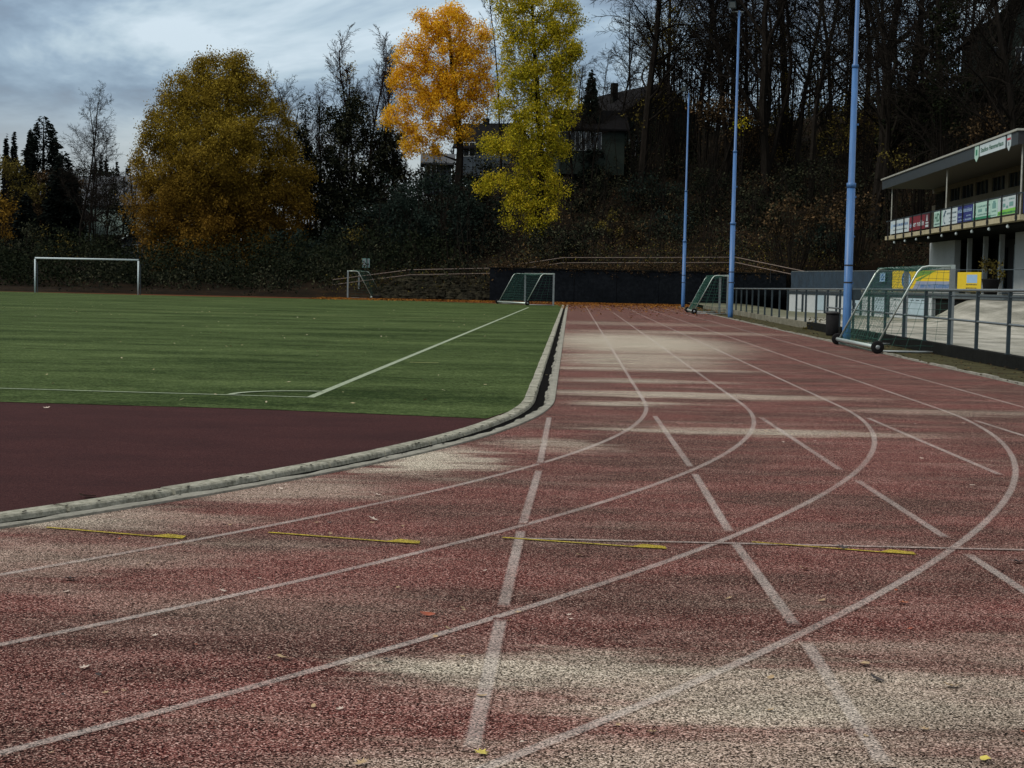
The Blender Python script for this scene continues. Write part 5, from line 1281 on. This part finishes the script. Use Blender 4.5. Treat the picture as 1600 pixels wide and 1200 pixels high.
# ---- shrubs and thickets
def sh_px(u, v, ru, rv, Y, label, leaf, dens=9, per=60, size=0.12, spread=0.3, group=None, extra=(), cat='shrub', name='shrub'):
    q = at(u, v, Y); gz = float(hill(q.x, Y)); k = Y / F
    L = [(q.x, Y, q.z, ru * k, ru * k * .8, rv * k)]
    for (u2, v2, ru2, rv2) in extra:
        q2 = at(u2, v2, Y); L.append((q2.x, Y, q2.z, ru2 * k, ru2 * k * .8, rv2 * k))
    return leaf_cloud(name, label, L, M[leaf], dens, per, spread, size, cat, group, base=(q.x, Y, gz))
sh_px(150, 292, 50, 30, 190, 'dark round tree crown beside the pale bare tree', 'leaf_dark', cat='tree', name='deciduous_tree', dens=7)
sh_px(88, 300, 40, 40, 172, 'grey brown leafless bush mass below the dark conifers', 'leaf_brown', dens=7, extra=((60, 330, 30, 30),))
sh_px(14, 262, 26, 16, 165, 'orange brown bush crown at the left edge', 'leaf_dull', extra=((40, 290, 25, 22),), cat='tree', name='deciduous_tree')
sh_px(6, 345, 24, 36, 150, 'golden yellow bush at the left edge above the goal', 'leaf_gold', cat='shrub')
sh_px(78, 378, 26, 26, 146, 'yellow leaved bush behind the left post of the football goal', 'leaf_dull', dens=6, per=26, size=.10, extra=((108, 395, 22, 18),))
sh_px(40, 400, 46, 42, 140, 'black green bush at the left edge behind the football goal', 'leaf_dark', extra=((15, 420, 30, 30),))
sh_px(190, 370, 30, 50, 152, 'dark bush left of the golden tree trunk', 'leaf_dark', extra=((165, 400, 30, 35),))
sh_px(545, 260, 56, 100, 146, 'dark shrubby crown mass between the golden and the orange tree', 'leaf_dark', dens=13, per=60, extra=((505, 310, 50, 70), (560, 345, 80, 60), (595, 290, 40, 80), (550, 190, 32, 50), (470, 260, 26, 60), (610, 240, 26, 40)), cat='tree', name='deciduous_tree')
sh_px(545, 112, 14, 14, 156, 'tuft of orange leaves on top of the birch group', 'leaf_gold', per=40, size=.1)
sh_px(690, 330, 80, 60, 132, 'blue green bushes below the orange tree', 'leaf_teal', dens=9, per=55, extra=((640, 350, 50, 45), (745, 350, 50, 50)))
sh_px(455, 385, 34, 22, 134, 'pale teal bush right of the golden tree', 'leaf_teal', extra=((495, 410, 32, 18), (530, 415, 25, 14)))
sh_px(558, 370, 14, 9, 131, 'small yellow leaved sprig in the dark thicket', 'leaf_dull', per=30, size=.09)
sh_px(955, 345, 8, 22, 126, 'slender yellow green sapling on the dark slope left of the farthest mast', 'leaf_dull', per=24, size=.08, dens=8, spread=.12, extra=((958, 362, 16, 8), (940, 352, 8, 5)))
sh_px(988, 360, 26, 22, 127, 'brown twiggy bush right of the yellow sapling', 'leaf_brown', per=40)
sh_px(1105, 175, 26, 22, 140, 'rust brown leaved young tree between the two far masts', 'leaf_brown', extra=((1135, 175, 30, 26), (1160, 200, 22, 22)), cat='tree', name='deciduous_tree')
sh_px(1235, 70, 26, 40, 150, 'yellow leaves among the branches between the two nearer masts', 'leaf_dull', per=22, size=.11, dens=7, extra=((1225, 110, 22, 26), (1225, 180, 18, 30), (1228, 235, 16, 14)), cat='tree', name='deciduous_tree')
sh_px(1160, 200, 14, 14, 138, 'small bright yellow bush on the slope by the middle mast', 'leaf_yellow', per=24, size=.09)
sh_px(1060, 45, 46, 46, 150, 'thin yellow green foliage right of the thick trunk', 'leaf_dull', per=22, size=.11, dens=7, extra=((1030, 70, 30, 40), (1090, 60, 26, 30)), cat='tree', name='deciduous_tree')
sh_px(1020, 180, 40, 26, 148, 'dark green foliage in front of the gabled house roof', 'leaf_dull', per=12, dens=6, extra=((1045, 150, 26, 20),), cat='tree', name='deciduous_tree')
sh_px(1560, 60, 30, 60, 120, 'ivy dark crown above the roof sign', 'leaf_dark', per=30, cat='tree', name='deciduous_tree', dens=6)
sh_px(1485, 90, 26, 110, 119, 'ivy climbing the thick tree above the clubhouse', 'ivy', per=50, extra=((1488, 160, 32, 60), (1470, 50, 20, 40)), cat='ivy', name='climbing_ivy')
sh_px(1440, 120, 45, 60, 128, 'dark evergreen thicket above the far roof end of the clubhouse', 'ivy', per=40, extra=((1425, 190, 50, 60), (1480, 200, 50, 50)), cat='shrub')
sh_px(1520, 205, 34, 14, 112, 'rust coloured low branches above the clubhouse roof', 'leaf_brown', per=40, extra=((1545, 190, 20, 8),))
sh_px(1400, 240, 26, 26, 118, 'green yellow speckled bush left of the roof end', 'leaf_dull', per=26, dens=7, size=.1)
sh_px(1330, 330, 50, 40, 119, 'brown twiggy bush on the slope right of the middle mast', 'leaf_brown', per=34)
sh_px(1240, 345, 50, 36, 118.8, 'brown speckled bush above the end of the path railing', 'leaf_brown', per=30)
for (u, v, ru, rv, Y, leaf, lab, extra) in (
    (490, 200, 26, 60, 158, 'leaf_dark', 'dark leafy crown behind the bare tree right of the golden tree', ((465, 240, 24, 50),)),
    (620, 330, 44, 60, 138, 'leaf_teal', 'blue green thicket between the golden and orange trees, nearer the orange one', ((575, 360, 40, 46), (530, 380, 34, 30))),
    (985, 215, 44, 26, 154, 'leaf_dark', 'thin dark foliage hanging before the gabled house wall', ((1035, 205, 26, 28), (925, 232, 30, 16))),
    (1180, 90, 44, 50, 158, 'leaf_dull', 'young olive leaved tree behind the forked top of the heavy bare tree', ((1130, 110, 30, 40),)),
    (1300, 60, 46, 56, 160, 'leaf_dull', 'young olive leaved tree left of the top of the nearest mast', ((1270, 130, 36, 40),)),
    (1420, 70, 50, 56, 150, 'leaf_brown', 'young brown leaved tree above the far end of the clubhouse roof', ((1370, 120, 36, 46),)),
    (1150, 40, 30, 40, 154, 'leaf_brown', 'young brown leaved tree around the lamp of the middle mast', ()),
    (1230, 150, 50, 40, 156, 'leaf_dull', 'young olive leaved tree at mid height between the two nearer masts', ((1200, 190, 40, 30),)),
    (1080, 110, 40, 40, 157, 'leaf_brown', 'young brown leaved tree behind the farthest mast above the roof slope', ()),
    (1350, 180, 50, 44, 140, 'leaf_dull', 'young olive leaved tree beside the multi stemmed tree', ((1310, 210, 40, 34),)),
    (1010, 300, 46, 26, 140, 'leaf_teal', 'blue green evergreen bush at the foot of the thick trunk before the gabled house', ((1050, 310, 30, 22),)),
    (905, 305, 36, 30, 138, 'leaf_dark', 'dark bush below the white framed windows beside the yellow green tree', ((935, 290, 26, 22),)),
    (960, 268, 40, 20, 150, 'leaf_dark', 'dark hedge below the gabled house wall', ((1010, 262, 30, 18), (1060, 258, 30, 20))),
    (1050, 350, 40, 26, 128, 'leaf_teal', 'teal bush low on the slope left of the farthest mast', ()),
    (1110, 300, 38, 34, 136, 'leaf_dark', 'black green bush on the slope between the two far masts', ((1100, 350, 40, 26),)),
    (1180, 320, 40, 34, 132, 'leaf_dark', 'dark bush on the slope just right of the middle mast', ((1200, 365, 40, 24),)),
    (1265, 280, 50, 34, 138, 'leaf_dark', 'wide dark bush on the slope left of the nearest mast', ((1230, 300, 36, 26),)),
    (1290, 370, 46, 34, 124, 'leaf_teal', 'teal dark bush low behind the nearest mast', ()),
    (1360, 290, 44, 34, 130, 'leaf_dark', 'dark bush at the base of the multi stemmed tree', ((1345, 350, 34, 40),)),
    (1400, 190, 44, 40, 146, 'leaf_brown', 'brown bush mass higher up behind the far roof end', ((1350, 210, 40, 26),)),
    (1150, 235, 40, 20, 152, 'leaf_brown', 'brown bush line on the crest behind the middle mast', ((1200, 225, 40, 18),)),
    (1560, 130, 44, 40, 126, 'leaf_dark', 'dark bush below the upper house at the right edge', ((1590, 170, 40, 30),)),
    (860, 385, 46, 24, 122, 'leaf_dark', 'dark bush above the left part of the retaining wall', ((905, 370, 36, 26),)),
    (690, 275, 34, 26, 146, 'leaf_dark', 'dark fir like bush below the left lobe of the orange tree', ((640, 290, 34, 34),)),
    (745, 270, 30, 34, 142, 'leaf_dark', 'dark bush between the orange tree trunk and the yellow tree', ((735, 310, 34, 26),))):
    sh_px(u, v, ru, rv, Y, lab, leaf, dens=8, per=(16 if 'young ' in lab else 42), size=.11, extra=extra, group='dark bushes on the wooded slope' if 'young ' not in lab else 'young leafy trees among the bare crowns', cat='shrub' if 'young ' not in lab else 'tree', name='shrub' if 'young ' not in lab else 'deciduous_tree')
# potted plant on the terrace
p_ = at(1548, 447, 62.2)
o = empty('potted_plant', (p_.x, 62.2, 1.352)); tag(o, 'yellow green shrub in a dark planter on the terrace before the clubhouse', 'potted plant')
mb = MB(); mb.lathe((0, 0, 0), [(0.24, 0), (0.34, 0.55), (0.37, 0.58), (0.34, 0.60)], 16); mb.build('planter', M['rubber'], o, True)
C = crown_points(rng, [(0, 0, 1.0, .45, .4, .38), (-.3, 0, 1.15, .2, .2, .25), (.15, 0, .75, .4, .35, .2)], 60)
V, Fq = leaf_arrays(rng, C, 16, 0.07, 0.05); np_mesh('foliage', V, Fq, M['leaf_dull'], o)
mb = MB(); mb.tube([(0, 0, .5), (.05, 0, 1.1)], .03, 5); mb.tube([(0, 0, .5), (-.2, 0, 1.15)], .02, 5); mb.build('stem', M['bark'], o)
# weeds by the plinth
for u, v, lab in ((1262, 517, 'low green weeds against the plinth left of the litter bin'), (1277, 512, 'second clump of weeds against the plinth close to the litter bin')):
    g = gp(u, v)
    C = crown_points(rng, [(0, 0, .16, .38, .2, .16)], 60); V, Fq = leaf_arrays(rng, C, 10, 0.05, 0.035)
    o = np_mesh('weed_clump', V, Fq, M['leaf_dull']); o.location = (g[0], g[1], 0.02); tag(o, lab, 'weeds')

# undergrowth over the whole slope: nobody could count it
def undergrowth(name, label, n, xr, yr, leaf, per, size, hgt, seed, stems=True):
    r_ = np.random.default_rng(seed); X_ = r_.uniform(*xr, n); Y_ = r_.uniform(*yr, n)
    ok = (np.maximum(Y_ - 118.9, X_ - 28.2) > 0); X_ = X_[ok]; Y_ = Y_[ok]
    Z_ = hill(X_, Y_); C = np.stack([X_, Y_, Z_ + r_.uniform(0.05, hgt, len(X_)) * (0.5 + 0.8 * np.abs(np.sin(X_ * .37 + Y_ * .21)))], -1)
    V, Fq = leaf_arrays(r_, C, per, 0.38, size); o = np_mesh(name, V, Fq, M[leaf]); tag(o, label, 'undergrowth', kind='stuff'); return o
undergrowth('undergrowth', 'dark evergreen brambles and saplings covering the slope', 5200, (-34, 62), (118.9, 172), 'leaf_dark', 26, 0.10, 1.7, 5)
undergrowth('dead_undergrowth', 'brown dead leaves clinging to thin twigs over the slope', 2600, (-6, 62), (118.9, 168), 'leaf_brown', 12, 0.09, 1.7, 6)
undergrowth('slope_leaves', 'scattered ochre leaves on the bank above the wall and boulders', 900, (-14, 26), (119.3, 126), 'leaf_dull', 6, 0.07, 0.5, 7)
undergrowth('left_thicket', 'dark thicket along the far side of the pitch on the left', 1500, (-62, -4), (122.5, 136), 'ivy', 26, 0.12, 2.6, 8)
r_ = np.random.default_rng(91); n = 900; X_ = r_.uniform(-1.5, 19.8, n); clump = np.abs(np.sin(X_ * 1.1) * np.sin(X_ * .37 + 1))
C = np.stack([X_, 118.45 + r_.uniform(-.25, .5, n), 2.5 + r_.normal(0, .12, n) + clump * r_.uniform(-.55, .55, n)], -1)
V, Fq = leaf_arrays(r_, C, 9, 0.10, 0.07); o = np_mesh('hanging_brambles', V, Fq, M['leaf_brown']); tag(o, 'brown brambles spilling over the top of the dark retaining wall', 'brambles', kind='stuff')
# thin stems everywhere on the slope
r_ = np.random.default_rng(77); n = 420; X_ = r_.uniform(-12, 62, n); Y_ = r_.uniform(120, 148, n); Z_ = hill(X_, Y_)
P = np.stack([X_, Y_, Z_ - .2], -1); Hh = r_.uniform(1.5, 5.5, n); Q = P + np.stack([r_.normal(0, .5, n), r_.normal(0, .4, n), Hh], -1)
Q2 = Q + np.stack([r_.normal(0, .7, n), r_.normal(0, .4, n), Hh * .5], -1); Q3 = P * .4 + Q * .6; Q4 = Q3 + np.stack([r_.normal(0, 1.2, n), r_.normal(0, .6, n), Hh * .4], -1)
V, Fq = tube_arrays(np.vstack([P, Q, Q3]), np.vstack([Q, Q2, Q4]), np.concatenate([np.full(n, .045), np.full(n, .028), np.full(n, .022)]), np.concatenate([np.full(n, .028), np.full(n, .012), np.full(n, .010)]), 3)
o = np_mesh('sapling_thicket', V, Fq, M['bark']); tag(o, 'countless thin bare saplings filling the slope between the trees', 'saplings', kind='stuff')
# far wood: mass of bare crowns behind everything
SS = []
for i in range(64):
    P_ = dict(BARE); P_.update(n=[6, 4, 3, 2], kids=[14, 6, 5, 0], start=[0.2, .15, .1, 1], ratio=[0.3, .5, .5, .4])
    if i % 12 == 0: base_S = [grow(np.random.default_rng(300 + i + k), 15 + 3 * (k % 3), 0.2, P_) for k in range(1)]
    S = base_S[0].copy(); a = r_.uniform(0, 6.3); ca, sa = math.cos(a), math.sin(a); sc = r_.uniform(.85, 1.3)
    if i < 20: x = r_.uniform(6, 80); y = r_.uniform(172, 215)
    else: x = r_.uniform(-75, 6); y = r_.uniform(175, 225); sc *= .62
    z = float(hill(x, y)) - .5
    for o0 in (0, 3):
        xx_, yy_ = S[:, o0].copy() * sc, S[:, o0 + 1].copy() * sc
        S[:, o0] = xx_ * ca - yy_ * sa + x; S[:, o0 + 1] = xx_ * sa + yy_ * ca + y; S[:, o0 + 2] = S[:, o0 + 2] * sc + z
    SS.append(S)
S = np.concatenate(SS)
V, Fq = tube_arrays(S[:, :3], S[:, 3:6], np.maximum(S[:, 6], .02), np.maximum(S[:, 7], .015), 3)
o = np_mesh('distant_wood', V, Fq, M['bark']); tag(o, 'far off wood of bare crowns behind the houses and the slope', 'wood', kind='stuff')
n = 5200; X_ = r_.uniform(-90, 90, n); Y_ = np.where(X_ > -6, r_.uniform(176, 235, n), r_.uniform(214, 260, n)); Z_ = hill(X_, Y_)
C = np.stack([X_, Y_, Z_ + r_.uniform(0, 1, n) ** 1.4 * np.where(X_ > 2, 2.2, 5.0)], -1)
V, Fq = leaf_arrays(r_, C, 16, 0.7, 0.22); o = np_mesh('distant_thicket', V, Fq, M['leaf_dark']); tag(o, 'distant dark evergreen thicket closing the horizon behind the houses', 'thicket', kind='stuff')

# ------------------------------------------------------------------ fallen leaves
def leaf_mesh(seed, maple=True):
    r_ = random.Random(seed); V = [(0, 0, 0.004)]; n = 14 if maple else 10
    for i in range(n):
        a = 2 * math.pi * i / n
        rr = (1.0 if i % 2 == 0 else 0.5) * r_.uniform(.8, 1.1) if maple else 1.0
        x, y = rr * math.cos(a), rr * math.sin(a) * (1 if maple else .55)
        V.append((x, y, 0.02 + 0.28 * abs(x) ** 2 * r_.uniform(.5, 1.2) + 0.15 * abs(y)))
    m = bpy.data.meshes.new('leaf_blade'); m.from_pydata(V, [], [(0, i + 1, (i + 1) % n + 1) for i in range(n)]); m.update(); return m
LM = {}
for nm, c in (('dark', (0.018, 0.010, 0.010)), ('orange', (0.42, 0.12, 0.03)), ('tan', (0.34, 0.24, 0.13)), ('yellow', (0.52, 0.44, 0.08)), ('pale', (0.48, 0.40, 0.34)), ('rust', (0.25, 0.05, 0.015))):
    LM[nm] = simple('leaf_' + nm + '_colour', c, 0.6, 0, 0.35, 30)
lmesh = {(nm, k): None for nm in LM for k in range(2)}
for (nm, k) in list(lmesh):
    me = leaf_mesh(hash((len(nm), k)) % 1000, k == 0); me.materials.append(LM[nm]); lmesh[(nm, k)] = me
DL = [(110, 907, 'dark', .045, 'dark crumpled leaf on the track near the left edge'), (1411, 944, 'orange', .034, 'orange maple leaf lying right of the outermost foreground curve'),
      (1370, 1064, 'dark', .03, 'black leaf on the pale dusty patch at the right'), (1350, 1041, 'tan', .035, 'tan leaf just above the black leaf on the dusty patch'), (1487, 1075, 'tan', .035, 'tan curled leaf at the right on the dusty patch'),
      (1540, 1191, 'yellow', .03, 'yellow curled leaf at the bottom right'), (752, 1180, 'yellow', .028, 'small yellow leaf at the bottom end of the broad dash'), (565, 1196, 'tan', .028, 'ochre leaf at the bottom edge left of the centre'),
      (133, 1046, 'pale', .026, 'pale star shaped leaf in the left foreground'), (668, 963, 'rust', .035, 'rust red leaf in the middle foreground'), (604, 1034, 'dark', .03, 'dark leaf below the third curve in the foreground'),
      (442, 1031, 'tan', .035, 'tan leaf on the third lane in the left foreground'), (1317, 858, 'dark', .045, 'dark leaf lying on the rightmost yellow mark'), (1258, 891, 'tan', .04, 'brown leaf below the rightmost yellow mark'),
      (1590, 880, 'dark', .05, 'dark leaf at the right edge below the thin line'), (908, 870, 'tan', .03, 'tan leaf below the third yellow mark'), (590, 775, 'pale', .035, 'pale leaf next to the first curve'), (583, 813, 'pale', .04, 'pale leaf between the first and second curve'),
      (137, 779, 'pale', .06, 'pale leaf on the maroon apron'), (73, 639, 'pale', .045, 'pale leaf at the far edge of the maroon apron'), (1180, 1007, 'pale', .02, 'tiny pale leaf above the outermost foreground curve')]
rr_ = random.Random(9)
def put_leaf(x, y, c, s, lab, z=0.006, group=None):
    o = bpy.data.objects.new('fallen_leaf', lmesh[(c, 0 if rr_.random() < .5 else 1)]); COL.objects.link(o)
    o.location = (x, y, z); o.rotation_euler = (rr_.uniform(-.25, .25), rr_.uniform(-.25, .25), rr_.uniform(0, 6.3)); o.scale = (s, s, s)
    tag(o, lab, 'leaf', group)
for u, v, c, s, lab in DL:
    x, y = gp(u, v); put_leaf(x, y, c, s, lab, z=.012 if v < 800 and u < 200 else .008)
for i in range(120):
    u, v = rr_.uniform(0, 1600), 660 + 540 * rr_.random() ** 1.6
    x, y = gp(u, v)
    if float(np.hypot(*(np.array([x, y]) - C2))) < R2 + .1 and x < .5: continue
    put_leaf(x, y, rr_.choice(['pale', 'tan', 'tan', 'dark', 'pale', 'rust']), rr_.uniform(.009, .022), 'small dry leaf lying on the red track', group='small dry leaves scattered over the red track')
def litter(name, label, n, fn, size, cols, seed, z=0.012):
    r_ = np.random.default_rng(seed); P = fn(r_, n); V = []
    a = r_.uniform(0, 6.28, len(P)); s = size * r_.uniform(.5, 1.4, len(P)); tl = r_.uniform(-.5, .8, len(P))
    dx = np.stack([np.cos(a), np.sin(a), tl * .6], -1) * s[:, None]; dy = np.stack([-np.sin(a), np.cos(a), r_.uniform(-.3, .6, len(P))], -1) * s[:, None] * .6
    c = np.stack([P[:, 0], P[:, 1], np.full(len(P), z) + s * .5], -1)
    V = np.stack([c - dx, c + dy, c + dx, c - dy], 1).reshape(-1, 3)
    o = np_mesh(name, V, np.arange(len(V)).reshape(-1, 4), cols); tag(o, label, 'leaf litter', kind='stuff'); return o
M['litter'] = m_leaf('orange_leaf_litter', [(0.05, 0.016, 0.008), (0.15, 0.055, 0.012), (0.32, 0.15, 0.022)], trans=.1)
M['litter_pale'] = m_leaf('pale_leaf_flecks', [(0.18, 0.15, 0.08), (0.34, 0.30, 0.18), (0.5, 0.46, 0.34)], trans=.1)
litter('leaf_litter', 'band of orange fallen leaves along the far end of the track and pitch', 26000, lambda r, n: np.stack([r.uniform(-14, 14, n), 117.9 - np.abs(r.normal(0, 3.6, n)) - 0.1], -1), 0.065, M['litter'], 1)
litter('leaf_scatter', 'thin scatter of fallen leaves over the far straight and verge', 5200, lambda r, n: np.stack([r.uniform(2.8, 12.2, n), 118 - np.abs(r.normal(0, 15, n))], -1), 0.055, M['litter'], 2)
litter('verge_leaves', 'dead leaves on the verge under the railing', 1400, lambda r, n: np.array([path(s, o) for s, o in zip(r.uniform(0, 80, n), r.uniform(7.2, 8.5, n))]), 0.03, M['leaf_brown'], 3, 0.03)
litter('turf_leaves', 'small pale leaves sprinkled over the turf', 420, lambda r, n: np.stack([-r.uniform(0, 1, n) * 26 + .6, 18.6 + 60 * r.uniform(0, 1, n) ** 1.5], -1), 0.028, M['litter_pale'], 4, .014)
